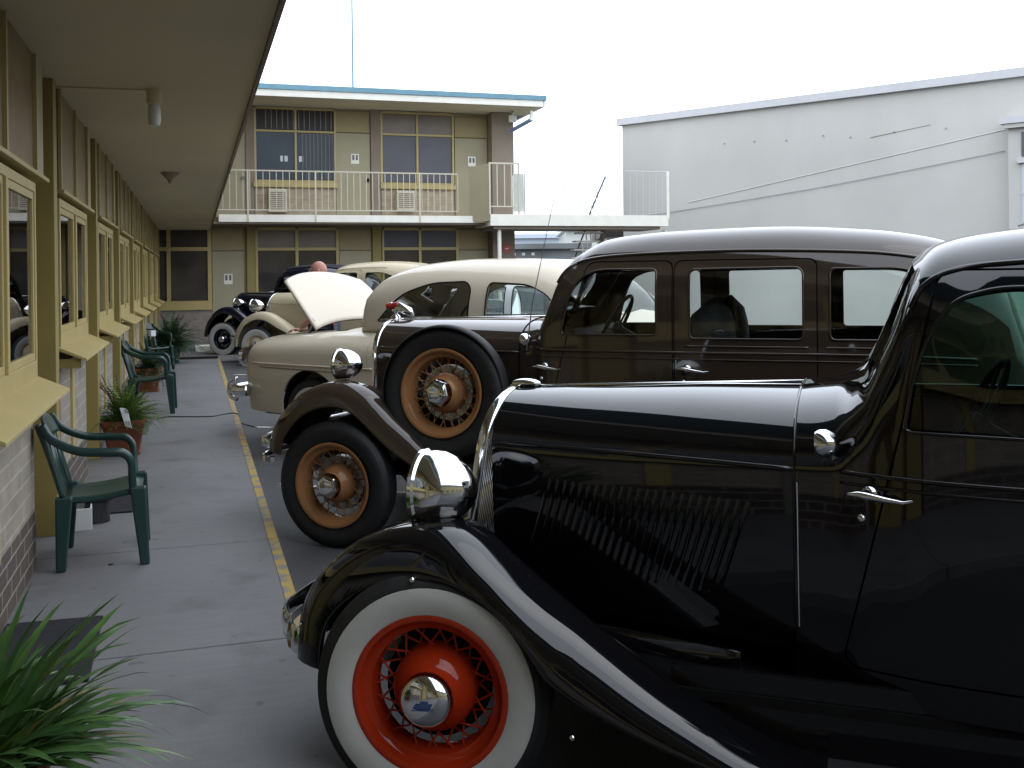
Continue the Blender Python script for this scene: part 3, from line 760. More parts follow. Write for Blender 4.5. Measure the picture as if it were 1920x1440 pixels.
# ------------------------------------------------------------------ two-storey motel block (back)
ca, sa = math.cos(math.radians(YAW)), math.sin(math.radians(YAW))
def ray(px, py):
    dx, dy = px-960, py-HOR; c, n = math.cos(ROLL), math.sin(ROLL)
    a, z = (c*dx-n*dy)/F_PX, -(n*dx+c*dy)/F_PX
    return Vector((a*ca+sa, -a*sa+ca, z))
def onY(px, py, y):            # used once while modelling, to size the far facade in metres
    r = ray(px, py); t = y/r.y; return (r.x*t, 1.6+r.z*t)
YB, YD = 25.5, 24.35
blk = empty('motel_block', (3.5, YB, 0), 0, 'two-storey motel block with blue roof edge and a railed balcony', 'building')
def B_(name, a, c, mat, parent=blk, bevel=0, label=None):
    return box(name, (a[0]-3.5, a[1]-YB, a[2]), (c[0]-3.5, c[1]-YB, c[2]), mat, parent, bevel, label)
def PB(name, px0, px1, z0, z1, y0, y1, mat, parent=blk, bevel=0, label=None):
    """px0, px1: picture columns sized on the facade plane, turned to metres"""
    x0 = onY(px0, 400, YB)[0]; x1 = onY(px1, 400, YB)[0]
    return B_(name, (x0, y0, z0), (x1, y1, z1), mat, parent, bevel, label)
B_('wall', (-1.15, YB+.10, 0), (7.98, YB+.4, 5.85), 'olive_wall')
B_('side_wall', (7.9, YB+.12, 0), (7.98, YB+8, 5.7), 'taupe')
# floors
ZD = 3.11
B_('balcony_slab', (.55, YD, ZD-.17), (7.45, YB+.1, ZD), 'white_trim')
B_('balcony_soffit', (-1.0, YD+.04, ZD-.21), (7.4, YB+.1, ZD-.172), 'taupe')
# roof
rf = B_('roof', (-1.6, YD-.25, 6.02), (8.52, YB+8, 6.14), 'blue_roof')
B_('fascia', (-1.6, YD-.22, 5.86), (8.44, YD-.17, 6.018), 'white_trim', rf)
B_('roof_soffit', (-1.6, YD-.16, 5.86), (8.40, YB+.1, 5.9), 'soffit', rf)
B_('barge', (8.42, YD-.16, 5.87), (8.50, YB+8, 6.015), 'grey_trim', rf)
def facade_window(px0, px1, zs, zf, zt0, zt1, mats, mull, frame='yellow_trim', thick=.05, solid_mull=None):
    x0 = onY(px0, 400, YB)[0]; x1 = onY(px1, 400, YB)[0]; wdw = empty('window', ((x0+x1)/2-3.5, 0, zs)); wdw.parent = blk
    cx = (x0+x1)/2
    def q(a, c, m, n='pane', bev=0): return box(n, (a[0]-cx, a[1]-YB, a[2]-zs), (c[0]-cx, c[1]-YB, c[2]-zs), m, wdw, bev)
    xm = [onY(v, 400, YB)[0] for v in mull]
    edges = [x0]+xm+[x1]
    fb = MB()
    def fbx(a, c): fb.box((a[0]-cx, a[1]-YB, a[2]-zs), (c[0]-cx, c[1]-YB, c[2]-zs))
    y0, y1 = YB-.0, YB+.08
    for e in edges: fbx((e-thick/2, y0, zs), (e+thick/2, y1, zt1))
    for a, c in zip(edges[:-1], edges[1:]):
        for z in (zs-.01, zf, zt1-.02): fbx((a+thick/2, y0+.003, z), (c-thick/2, y1, z+thick))
    fb.build('window_frame', frame, wdw)
    for i, (a, c) in enumerate(zip(edges[:-1], edges[1:])):
        q((a+thick/2, YB+.05, zs+thick), (c-thick/2, YB+.06, zf), mats[0][i % len(mats[0])])
        q((a+thick/2, YB+.045, zt0), (c-thick/2, YB+.055, zt1), mats[1], 'transom_pane')
    return wdw, q, edges
# upper floor
Z = ZD
w1, q1, e1 = facade_window(480, 630, 4.00, 5.22, 5.27, 5.80, (['blue_pane'], 'louvre_dark'), [556])
w2, q2, e2 = facade_window(717, 851, 3.98, 5.22, 5.27, 5.80, (['grey_pane'], 'tan_pane'), [784])
for wq, ee, cols in ((q1, e1, ('louvre_dark',)),):
    fbm = MB()
    for x in np.linspace(e1[1]+.15, e1[2]-.06, 9): wq((x, YB+.035, 4.05), (x+.025, YB+.05, 5.2), 'dark_pane', 'blind_slat')
for x in np.linspace(e1[0]+.25, e1[2]-.1, 13): q1((x, YB+.03, 5.30), (x+.02, YB+.044, 5.78), 'tan_pane', 'louvre_slat')
for (a, c) in ((527, 532), (535, 541), (562, 570)):
    xa, xc = onY(a, 400, YB)[0], onY(c, 400, YB)[0]; q1((xa, YB+.040, 4.50), (xc, YB+.046, 4.64), 'white_card', 'window_square')  # small white squares on the blue upper panes
for px in (545, 0): pass
PB('jamb', 462, 478, ZD, 5.86, YB+.01, YB+.099, 'taupe'); PB('jamb', 697, 715, ZD, 5.86, YB+.01, YB+.099, 'taupe')
PB('spandrel', 479, 631, ZD, 3.98, YB+.012, YB+.099, 'brick_tan'); PB('spandrel', 716, 852, ZD, 3.96, YB+.012, YB+.099, 'brick_tan')
PB('ledge', 476, 633, 3.86, 3.985, YB-.06, YB+.011, 'yellow_trim'); PB('ledge', 714, 854, 3.86, 3.965, YB-.06, YB+.011, 'yellow_trim')
PB('pier', 917, 957, 0, 5.85, YB-.35, YB+.12, 'taupe'); 
def door(px0, px1, z0, z1, plate, label):
    x0 = onY(px0, 400, YB)[0]; x1 = onY(px1, 400, YB)[0]
    dd = B_('door', (x0, YB+.04, z0), (x1, YB+.085, z1), 'cream_wall', label=label)
    B_('door_panel', (x0, YB+.05, z1+.03), (x1, YB+.095, z1+.55), 'olive_wall', label='olive panel over the door')
    xx = x1-.08
    box('door_knob', (xx-3.5, -.02, z0+.92), (xx+.05-3.5, .04, z0+1.0), 'dark', dd)
    if plate:
        cx = (x0+x1)/2+plate[0]; zz = z0+1.5
        pl = MB().box((cx-.1-3.5, .03, zz-.13), (cx+.1-3.5, .038, zz+.12)).build('notice', 'white_trim', dd)
        mk = MB()
        for s_ in (-.045, .045): mk.box((cx+s_-.028-3.5, .026, zz-.04), (cx+s_+.028-3.5, .0295, zz+.09))
        mk.build('notice_mark', 'distant_grey', dd)
    return dd
door(632, 695, ZD, 5.24, (.05,), None); door(855, 915, ZD, 5.2, (.02,), None); door(405, 461, ZD, 5.22, None, None)
b = MB()
# air conditioners under the upper windows
for a, c, z0, z1 in ((503, 537, 3.24, 3.80), (742, 775, 3.30, 3.80)):
    x0 = onY(a, 400, YB)[0]; x1 = onY(c, 400, YB)[0]
    ac = empty('air_conditioner', ((x0+x1)/2, YB-.12, z0), 0, 'pale boxy air conditioner under the %s upper balcony window' % ('left, blue' if a < 600 else 'right, grey'), 'air conditioner', 'air conditioners on the balcony')
    hwid = (x1-x0)/2
    box('casing', (-hwid, -.1, 0), (hwid, .12, z1-z0), 'rail_cream', ac, .01)
    gb = MB()
    for z in np.arange(.06, z1-z0-.05, .05): gb.box((-hwid+.04, -.112, z), (hwid-.04, -.1005, z+.02))
    gb.build('grille', 'taupe', ac)
# ground floor
facade_window(282, 392, 1.02, 2.30, 2.36, 2.82, (['dark_pane', 'dark_pane'], 'dark_pane'), [315], thick=.09)
facade_window(480, 632, 1.02, 2.30, 2.36, 2.82, (['dark_pane'], 'tan_pane'), [556], thick=.07)
facade_window(717, 857, 1.02, 2.30, 2.36, 2.82, (['dark_pane'], 'grey_pane'), [787], thick=.07)
for a, c in ((278, 396), (476, 634), (714, 858)):
    PB('ledge', a, c, .88, 1.03, YB-.03, YB+.04, 'yellow_trim'); PB('brick_base', a, c, .1, .88, YB+.02, YB+.12, 'brick_taupe')
door(397, 456, .12, 2.28, (.0,), None); door(636, 695, .12, 2.28, None, None); door(860, 915, .12, 2.28, None, None)
PB('jamb', 462, 478, .1, 2.9, YB+.0, YB+.09, 'yellow_wall'); PB('jamb', 698, 716, .1, 2.9, YB+.0, YB+.09, 'yellow_wall')
B_('step', (.0, 23.28, .0), (.75, 23.9, .14), 'white_trim', label='pale concrete step at the door')
# balcony railings: rails, posts and balusters
rail = empty('balcony_railing', (3.5, YD+.03, ZD), 0, 'cream balcony railing with thin upright bars in front of the motel block', 'railing')
x0 = onY(400, 320, YD+.03)[0]-.25; x1 = onY(858, 320, YD+.03)[0]
rz = 1.05
MB().box((x0-3.5, -.02, rz-.03), (x1-3.5, .02, rz)).build('top_rail', 'rail_cream', rail)
MB().box((x0-3.5, -.015, .10), (x1-3.5, .015, .125)).build('bottom_rail', 'rail_cream', rail)
bal = MB().box((-.008, -.008, .125), (.008, .008, rz-.03)).build('baluster', 'rail_cream', rail)
nb = int((x1-x0)/.148)
for k in range(nb+1):
    o = bal if k == 0 else bal.copy()
    if k: C.objects.link(o); o.parent = rail
    o.location = (x0-3.5+(x1-x0)*k/nb, 0, 0)
for px in (592, 787, 465): 
    xx = onY(px, 400, YD+.03)[0]; MB().box((xx-.018-3.5, -.045, -.17), (xx+.018-3.5, -.021, rz)).build('railing_post', 'rail_cream', rail)
# end bay: set forward landing, panelled return and railing
XL0, XL1 = onY(920, 412, 23.9)[0], onY(1253, 412, 23.9)[0]
XR = onY(1253, 412, 23.9)[0]
br = empty('footbridge', ((XL0+XL1)/2, 24.3, 0), 0, 'flat grey walkway bridge running from the balcony to the rendered wall', 'footbridge')
cxb = (XL0+XL1)/2
def R_(name, a, c, mat, parent=br, bevel=0): return box(name, (a[0]-cxb, a[1]-24.3, a[2]), (c[0]-cxb, c[1]-24.3, c[2]), mat, parent, bevel)
R_('deck', (XL0, 23.9, ZD-.26), (XR, 25.3, ZD+.02), 'white_trim')
R_('deck_beam', (XL0+.1, 23.98, ZD-.34), (XR-.2, 25.2, ZD-.262), 'taupe')
er = empty('end_railing', (XL0, 23.95, ZD), 0, 'short tall railing bay with thin bars at the right end of the balcony', 'railing')
for dx_ in (0, .75): MB().box((dx_-.02, -.02, .02), (dx_+.02, .02, 1.3)).build('railing_post', 'rail_cream', er)
MB().box((.02, -.02, 1.26), (.73, .02, 1.3)).build('top_rail', 'rail_cream', er); MB().box((.02, -.015, .2), (.73, .015, .23)).build('bottom_rail', 'rail_cream', er)
for dx_ in (.19, .38, .56): MB().box((dx_-.012, -.012, .23), (dx_+.012, .012, 1.26)).build('baluster', 'rail_cream', er)
MB().hexa([(-.38, .45, -.14), (0, 0, -.14), (0.0, .03, -.14), (-.38, .48, -.14), (-.38, .45, 1.22), (0, 0, 1.28), (0, .03, 1.28), (-.38, .48, 1.22)]).build('side_panel', 'cream_wall', er)
# bridge rail (thin wires) and posts
bar = empty('bridge_railing', (cxb, 24.3, ZD), 0, 'thin dark wire railing along the footbridge', 'railing')
def T_(name, pts, r, mat, parent=bar):
    return MB().tube([(p[0]-cxb, p[1]-24.3, p[2]-ZD) for p in pts], r, 6).build(name, mat, parent)
def pxp(px, py, y): a = onY(px, py, y); return (a[0], y, a[1])
for px, t, bt_ in ((1068, 325, 405), (1087, 318, 405), (1108, 326, 406), (1117, 326, 406), (1130, 345, 400), (1136, 330, 406), (1100, 352, 398), (1058, 340, 395)):
    a, c = pxp(px, t, 24.0), pxp(px+(1 if px > 1100 else 2), bt_, 24.0); T_('wire', [a, c], .010, 'grey_trim')
T_('post', [pxp(984, 326, 24.0), pxp(984, 407, 24.0)], .02, 'grey_trim')
T_('post', [pxp(961, 330, 24.0), pxp(963, 407, 24.0)], .02, 'white_trim')
MB().box((pxp(962, 330, 24.1)[0]-cxb, -.2, .1), (pxp(982, 330, 24.1)[0]-cxb, -.17, 1.05)).build('screen_panel', 'lamp_white', bar)
T_('post', [pxp(1252, 322, 23.95), pxp(1253, 411, 23.95)], .035, 'white_trim')
T_('top_rail', [pxp(1172, 321, 23.97), pxp(1252, 322, 23.97)], .012, 'grey_trim')
for px in range(1182, 1250, 12): T_('baluster', [pxp(px, 322, 23.97), pxp(px, 405, 23.97)], .005, 'grey_trim')
# columns
for px, py1, lab in ((936, 425, 'slim cream pole under the left end of the footbridge'), (1247, 437, 'slim cream pole under the right end of the footbridge')):
    a = pxp(px, py1, 24.1); cl = empty('support_pole', (a[0], 24.1, 0), 0, lab, 'pole', 'poles under the footbridge')
    MB().lathe([(.05, 0), (.05, ZD-.35)], (0, 0, 0), (0, 0, 1), 14).build('shaft', 'white_trim', cl, smooth=60); MB().box((-.1, -.1, 0), (.1, .1, .12)).build('foot_plate', 'white_trim', cl)
a = onY(950, 466, YB-.37); rs_ = empty('red_sign', (a[0], YB-.362, a[1]), 0, 'small faded red round sign on the taupe pier', 'sign')
MB().lathe([(.0, .0), (.12, .0), (.12, .015), (.09, .016), (.09, .02), (0, .02)], (0, 0, 0), (0, -1, 0), 24).build('disc', 'red_sign', rs_)
MB().box((-.05, -.026, -.012), (.05, -.021, .012)).build('sign_bar', 'white_trim', rs_)
# staircase going down from the bridge to the left
st = empty('staircase', (pxp(1130, 400, 24.6)[0], 24.6, 0), 0, 'steep white staircase with black handrail hanging below the footbridge', 'staircase')
sx, sy = st.location.x, 24.6
A, Bq = pxp(1132, 425, 24.6), pxp(1098, 560, 26.2)
def s_(p): return (p[0]-sx, p[1]-sy, p[2])
dv = Vector(Bq)-Vector(A)
b = MB(); a0 = Vector(s_(A)); b0 = Vector(s_(Bq))
b.hexa([a0+Vector((-.04, 0, -.28)), a0+Vector((.04, 0, -.28)), b0+Vector((.04, 0, -.28)), b0+Vector((-.04, 0, -.28)), a0+Vector((-.04, 0, .0)), a0+Vector((.04, 0, .0)), b0+Vector((.04, 0, .0)), b0+Vector((-.04, 0, .0))]); b.build('stringer', 'taupe', st)
for k in range(9):
    q = a0+(b0-a0)*(k+.5)/9; MB().box((q.x-.75, q.y-.13, q.z-.08), (q.x-.05, q.y+.13, q.z-.04)).build('tread', 'white_trim', st)
for k in range(11):
    q = a0+(b0-a0)*k/10+Vector((-.12-.07*(k % 2), 0, 0)); MB().tube([q, q+Vector((-.05, 0, 1.0))], .014, 6).build('baluster', 'white_trim', st)
hr = [s_(pxp(1135, 331, 24.3)), s_(pxp(1108, 395, 24.5)), s_(pxp(1098, 430, 24.8)), s_(pxp(1085, 462, 25.2)), s_(pxp(1060, 540, 26))]
MB().tube(hr, .02, 8).build('handrail', 'black_plastic', st, smooth=180)
# downpipe, floodlight, mast
dp = empty('downpipe', (8.0, YB-.2, 4.8), 0, 'blue-grey downpipe elbow running from the gutter back to the wall', 'downpipe')
p1, p2, p3 = pxp(997, 208, 24.3), pxp(996, 226, 24.3), pxp(957, 246, 24.9)
o = Vector(dp.location)
MB().tube([Vector(p1)-o, Vector(p2)-o], .05, 10).build('drop', 'white_trim', dp, smooth=60)
MB().tube([Vector(p2)-o+Vector((0, 0, .02)), Vector(p3)-o], .05, 10).build('pipe', paint('blue_grey_pipe', (.16, .22, .33), coat=.2), dp, smooth=60)
fp = pxp(961, 222, 24.9); fl_ = empty('floodlight', fp, 0, 'small white floodlight at the right corner under the motel roof', 'floodlight')
MB().box((-.10, -.05, -.10), (.10, .05, .08)).build('housing', 'white_trim', fl_, bevel=.02); MB().box((-.075, -.056, -.075), (.075, -.0505, .055)).build('lens', 'lamp_white', fl_); MB().box((-.02, -.02, .08), (.02, .02, .3)).build('bracket', 'dullmetal', fl_)
a = onY(662, 184, 26.0); ms = empty('mast', (a[0], 26.0, 6.14), 0, 'tall thin aerial mast rising from the blue motel roof', 'mast')
MB().lathe([(.025, 0), (.022, 2), (.016, 4.5)], (0, 0, 0), (0, 0, 1), 8).build('pole', 'blue_roof', ms, smooth=60); MB().box((-.06, -.06, -.0), (.06, .06, .14)).build('base', 'dullmetal', ms)

# ------------------------------------------------------------------ rendered building on the right
def atZ(px, py, depth): return Vector((0, 0, 1.6))+ray(px, py)*depth
A = atZ(1170, 515, 30.0); Bp = atZ(1975, 505, 22.8); ztop = 6.22
rd = (Bp-A); rd.z = 0; L_ = rd.length; ang = math.atan2(rd.y, rd.x)
rb = empty('rendered_building', (A.x, A.y, 0), ang, 'big blank pale grey rendered building with a metal capped parapet', 'building')
MB().box((0, 0, 0), (L_+14, 9, ztop-.2)).build('wall', 'bigwall', rb)
MB().hexa([(-.12, -.12, ztop-.2), (L_+14, -.12, ztop-.2), (L_+14, 9, ztop-.2), (-.12, 9, ztop-.2), (-.12, -.12, ztop), (L_+14, -.12, ztop+.004), (L_+14, 9, ztop+.004), (-.12, 9, ztop)]).build('parapet_cap', 'grey_trim', rb)
def onwall(px, py):
    n = Vector((-rd.y, rd.x, 0)).normalized(); r = ray(px, py); o = Vector((0, 0, 1.6)); t = (A-o).dot(n)/r.dot(n); P = o+r*t
    return Vector(((P-A).dot(rd.normalized()), 0, P.z))
a, c = onwall(1290, 380), onwall(1885, 243); MB().tube([a, c], .016, 6).build('flashing_strip', 'bigwall', rb)
cab = [onwall(1172, 408), onwall(1250, 399), onwall(1500, 358), onwall(1700, 320), onwall(1885, 283)]
cab = [q+Vector((0, -.03, 0)) for q in cab]; MB().tube(catmull(cab, 5), .008, 6).build('cable', 'dullmetal', rb, smooth=180)
b = MB()
for px, py in ((1359, 269), (1415, 265), (1475, 263), (1544, 254), (1595, 257), (1677, 247), (1774, 240)):
    q = onwall(px, py); b.tube([q, q+Vector((0, -.05, -.01))], .012, 5)
b.build('wall_bracket', 'dullmetal', rb)
b = MB(); q0, q1_ = onwall(1632, 258), onwall(1745, 234); b.tube([q0+Vector((0, -.008, 0)), q1_+Vector((0, -.004, 0))], .006, 4); b.build('wall_crack', 'taupe', rb)
# projecting bay at the right edge
P0 = onwall(1902, 400); bay = empty('bay', (P0.x, 0, 0)); bay.parent = rb
MB().box((0, -.5, 0), (3.5, -.002, 4.90)).build('bay_wall', 'bigwall', bay); MB().box((-.14, -.66, 4.90), (3.7, -.003, 5.06)).build('bay_cornice', 'grey_trim', bay)
MB().box((-.06, -.62, 4.80), (3.6, -.503, 4.898)).build('bay_moulding', 'bigwall', bay)
MB().box((.28, -.53, 4.15), (2.2, -.503, 4.70)).build('bay_upper_pane', 'grey_pane', bay); MB().box((.2, -.6, 4.0), (2.4, -.503, 4.1)).build('bay_sill', 'grey_trim', bay); MB().box((.28, -.53, .6), (2.2, -.503, 3.98)).build('bay_pane', 'distant_pale', bay)
for z in (3.3, 2.2): MB().box((.26, -.545, z), (2.22, -.531, z+.05)).build('glazing_bar', 'grey_trim', bay)

# ------------------------------------------------------------------ distant buildings beyond the bridge
def far_block(name, label, px0, px1, top, dist, mat, roofmat, depth=8, cat='building'):
    a, c = atZ(px0, top, dist), atZ(px1, top, dist); g = empty(name, ((a.x+c.x)/2, (a.y+c.y)/2, 0), math.atan2(c.y-a.y, c.x-a.x), label, cat)
    hw = (c-a).length/2
    MB().box((-hw, 0, -.05), (hw, depth, a.z-.25)).build('wall', mat, g); MB().box((-hw-.2, -.3, a.z-.25), (hw+.2, depth, a.z)).build('roof', roofmat, g)
    return g, hw, a.z
g, hw, z = far_block('distant_shed', 'pale blue-grey shed with flat roof seen under the footbridge', 930, 1062, 440, 62, 'distant_pale', 'distant_pale')
g, hw, z = far_block('distant_house', 'dark grey low roofed building with small white windows under the footbridge', 925, 1100, 458, 48, 'distant_grey', 'distant_grey', 6)
for k in range(3): box('window', (-hw+.9+k*.45, -.03, z-.55), (-hw+1.05+k*.45, -.002, z-.42), 'lamp_white', g)
far_block('distant_annex', 'white walled building close behind the staircase', 1061, 1180, 424, 52, 'lamp_white', 'lamp_white', 8)
far_block('low_shed', 'low white shed with a dark flat roof beside the rendered wall', 1137, 1216, 432, 36, 'lamp_white', 'louvre_dark', 4)
# unseen block added behind the camera to keep car-side reflections dark
rw = empty('unseen_dark_block', (4, -11, 0), 0, 'olive two-storey block added unseen behind the camera to darken reflections', 'building')
MB().box((-6, -6, 0), (16, 0, 6.0)).build('wall', 'olive_wall', rw); MB().box((-7, -7, 6.0), (17, 1.4, 6.2)).build('roof', 'blue_roof', rw)
for x in (-4, -1, 2, 5, 8, 11): MB().box((x, .0, .9), (x+1.6, .03, 2.2)).build('window_pane', 'dark_pane', rw)

# =================================================================== CARS
B_RED = dict(
    yc=.78, paint='black', glass='glass_green', wb=2.72, zb=.40,
    body=[(1.03, .50, 1.235, 1.00, 2.6), (1.15, .545, 1.255, 1.0, 2.8), (1.215, .575, 1.285, 1.0, 4.5), (1.28, .595, 1.41, 1.02, 7), (1.33, .61, 1.545, 1.04, 7.5), (1.37, .62, 1.625, 1.05, 6.5), (1.43, .63, 1.68, 1.06, 5), (1.55, .645, 1.712, 1.06, 4), (1.8, .67, 1.735, 1.06, 4), (2.3, .69, 1.745, 1.06, 4), (2.8, .67, 1.70, 1.05, 3.6), (3.1, .62, 1.60, 1.0, 3.2), (3.3, .56, 1.42, .95, 3), (3.42, .50, 1.15, .9, 2.6), (3.5, .42, .85, .7, 2.4)],
    wins=[[(1.325, 1.17, .02), (2.02, 1.165, .03), (2.02, 1.555, .05), (1.56, 1.555, .05), (1.455, 1.525, .04), (1.39, 1.44, .05), (1.345, 1.30, .05)], [(2.22, 1.17), (2.85, 1.165), (2.80, 1.53, .14), (2.22, 1.555)]],
    wr=.04, screen=(1.235, 1.37), doors=[(1.16, 2.12, 1.62, .50, .26)], handles=[(1.235, .995, 1)],
    mould=[([(1.16, 1.045), (1.6, 1.04), (2.4, 1.04), (3.1, 1.02)], .007), ([(1.16, 1.015), (1.6, 1.01), (2.4, 1.01), (3.1, .99)], .005), ([(1.345, 1.50), (1.38, 1.56), (1.45, 1.60), (1.6, 1.62), (2.0, 1.635), (2.6, 1.62)], .008), ([(1.16, .93), (1.17, .99)], .002)],
    hood=[(.02, .285, 1.195, .98, 2.3), (.3, .335, 1.205, .98, 2.3), (.7, .42, 1.225, .99, 2.4), (1.03, .50, 1.235, 1.0, 2.6)], hzb=.50,
    hbelt=lambda x: 1.035, louvres=(.24, .90, 24, .93, .63, .10), grille=None, glean=.16, shell_mat='chrome',
    fender=[(-.515, .40), (-.51, .47), (-.49, .56), (-.44, .65), (-.35, .735), (-.24, .795), (-.12, .83), (.0, .84), (.10, .805), (.2, .735), (.3, .66), (.4, .588), (.54, .495), (.68, .413), (.82, .345), (.95, .29), (1.05, .265), (1.12, .262)],
    fdrop=.12, wheel=dict(r=.36, white=True, rim_mat='red', rr=.235, yaw=math.radians(9), ww=.318, cap='badge', cap_r=.078, hub_r=.128),
    lamp=(-.085, .27, .915, .121, .185), lamp_base=.78, bumper=dict(bars=[(.455, .045)], end=(-.49, .06), front=-.66),
    seats=[(1.75, .55, 1.12, 'bench')], steer=(1.52, .50, 1.16), dash=(1.27, 1.20), fine=.016, seam_mat='black')
B_RED['grille'] = [];
blackcar, SB, HB = vintage('black_sedan', 'glossy black vintage sedan with red wire wheels and wide white sidewalls, nearest the camera', (.647, 2.938, 0), -37, B_RED)
# cowl lamp, hood ornament, fender stud and roof strip for the near car
def cowl_lamp(g, S, x, z, sc=1.0, mat='chrome'):
    for sd in (-1, 1):
        v = S.v_of(x, z); a = S.P(x, v, sd)+S.N(x, v, sd)*.035*sc
        cl = empty('cowl_lamp', a); cl.parent = g
        MB().lathe([(0, -.026*sc), (.026*sc, -.024*sc), (.031*sc, -.014*sc), (.032*sc, 0), (.025*sc, .017*sc), (.012*sc, .028*sc), (0, .031*sc)], (0, 0, 0), (1, 0, 0), 20).build('lamp_body', mat, cl, smooth=60)
        MB().tube([(0, -sd*.0, -.02*sc), (.0, -sd*.03, -.045*sc)], .012*sc, 8).build('lamp_stem', mat, cl)
cowl_lamp(blackcar, SB, 1.14, 1.105, 1.25)
b = MB(); zt = HB.T(.02)
b.sphere((.05, .78, zt+.012), .03, 14, 8, (1.9, .8, .6)); b.tube([(-.02, .78, zt-.01), (.02, .78, zt+.012), (.09, .78, zt+.02)], [.006, .014, .004], 8)
b.build('radiator_cap', 'chrome', blackcar, smooth=180)
b = MB(); b.box((1.70, .60, 1.742), (2.15, .96, 1.752)); b.build('roof_vent', 'chrome', blackcar, bevel=.004)
b = MB()
for x, z, y in ((-.05, .70, .0), (.44, .30, .0)): b.sphere((x, y, z), .009, 10, 6)
b.build('fender_bolt', 'chrome', blackcar, smooth=180)
MB().tube([(1.035, SB.P(1.035, 0).y-.001, .56)]+surf_line(SB, [(1.04, z) for z in np.linspace(.58, 1.0, 9)], -1, .004), .0028, 5).build('bonnet_edge_strip', 'chrome', blackcar)

N_P = dict(
    yc=.80, paint='brown', glass='glass', wb=3.0, zb=.45,
    body=[(1.10, .54, 1.345, 1.12, 3.0), (1.20, .57, 1.36, 1.14, 3), (1.26, .61, 1.40, 1.16, 5), (1.31, .63, 1.50, 1.18, 7), (1.36, .64, 1.62, 1.2, 7), (1.41, .648, 1.70, 1.2, 6), (1.48, .655, 1.765, 1.2, 4.2), (1.6, .665, 1.815, 1.2, 4.2), (1.95, .69, 1.85, 1.2, 4.2), (2.5, .705, 1.862, 1.2, 4.2), (3.0, .70, 1.835, 1.2, 4), (3.3, .68, 1.79, 1.2, 3.8), (3.5, .64, 1.72, 1.15, 3.4), (3.65, .58, 1.58, 1.1, 3), (3.75, .50, 1.30, 1.0, 2.8), (3.82, .44, .9, .8, 2.5)],
    wins=[[(1.385, 1.275, .02), (1.935, 1.275, .03), (1.935, 1.63, .03), (1.60, 1.63, .05), (1.49, 1.585, .05), (1.43, 1.47, .06)], [(2.115, 1.26, .03), (2.695, 1.26, .03), (2.695, 1.63, .05), (2.115, 1.625, .03)], [(2.825, 1.26, .03), (3.30, 1.26, .05), (3.30, 1.58, .12), (3.15, 1.62, .06), (2.825, 1.62, .03)]],
    wr=.04, screen=(1.27, 1.42), doors=[(1.22, 2.02, 1.69, .52, .32), (2.035, 2.76, 1.69, .52, .0)], handles=[(1.28, 1.09, 1), (2.10, 1.10, 1)],
    mould=[([(1.22, 1.185), (2.0, 1.185), (3.0, 1.185), (3.5, 1.17)], .008), ([(1.22, 1.15), (2.0, 1.15), (3.0, 1.15), (3.5, 1.14)], .005), ([(2.09, 1.22), (2.4, 1.22), (2.72, 1.22)], .006), ([(2.8, 1.22), (3.0, 1.22), (3.25, 1.22)], .006), ([(1.36, 1.56), (1.42, 1.64), (1.52, 1.685), (1.8, 1.71), (2.4, 1.72), (3.0, 1.70), (3.3, 1.66)], .009)],
    hood=[(.05, .31, 1.325, 1.10, 2.4), (.5, .39, 1.335, 1.11, 2.5), (1.10, .54, 1.345, 1.12, 3.0)], hzb=.58,
    hbelt=lambda x: 1.16, louvres=(.40, .98, 16, 1.05, .78, .0), grille=None, glean=.02, shell_mat='chrome',
    fender=[(-.50, .56), (-.485, .64), (-.45, .72), (-.36, .83), (-.25, .915), (-.12, .965), (.0, .98), (.11, .965), (.22, .918), (.31, .85), (.4, .77), (.51, .685), (.62, .60), (.78, .49), (.95, .40), (1.1, .35), (1.2, .34)],
    fdrop=.12, finner=.48, wheel=dict(r=.375, white=False, rim_mat='orange', rr=.25, yaw=math.radians(-2), cap='hex', cap_r=.075, hub_r=.115),
    lamp=(-.07, .30, 1.065, .092, .165), lamp_base=.94, bumper=dict(bars=[(.60, .028), (.50, .02)], end=(-.50, .06), front=-.60),
    seats=[(1.95, .6, 1.46, 'bucket'), (2.75, .6, 1.25, 'bench')], seat_mat='seatgrey', steer=(1.60, .52, 1.30), dash=(1.36, 1.32), shoulder=None)
N_P['grille'] = []
browncar, SN, HN = vintage('brown_sedan', 'tall brown vintage sedan with tan wire wheels and a fender-mounted spare wheel', (.756, 6.042, 0), -38, N_P)
cowl_lamp(browncar, SN, 1.17, 1.22, 1.2)
wheel(browncar, (.67, .10, .93), .385, white=False, rim_mat='orange', rr=.255, cap='hex', cap_r=.080, hub_r=.117, name='spare_wheel', tilt=math.radians(-4), yaw=math.radians(-1))
sp = MB(); rows = []
for k in range(40):
    a = math.radians(-25+230*k/39); ca_, sa_ = math.cos(a), math.sin(a)
    rows.append([(.67+ca_*.390, .20, .93+sa_*.390), (.67+ca_*.394, .17, .93+sa_*.394), (.67+ca_*.392, .13, .93+sa_*.392), (.67+ca_*.380, .112, .93+sa_*.380)])
sp.grid(rows); sp.build('spare_tyre_cover', 'rubber', browncar, smooth=180, solid=.004)
b = MB(); zt = HN.T(.05); b.lathe([(.03, -.02), (.035, 0), (.03, .02), (.012, .035), (.01, .05)], (.03, .80, zt), (0, 0, 1), 20)
b.tube([(.01, .80, zt+.05), (.06, .80, zt+.08), (.13, .80, zt+.05), (.16, .80, zt+.02)], [.012, .035, .028, .01], 10); b.sphere((.0, .80, zt+.09), .022, 10, 8); b.build('radiator_mascot', 'chrome', browncar, smooth=180)
MB().tube([(-.035, .80, zt+.085), (.05, .80, zt+.092)], [.02, .024], 12).build('mascot_lamp', 'redplastic', browncar, smooth=60)
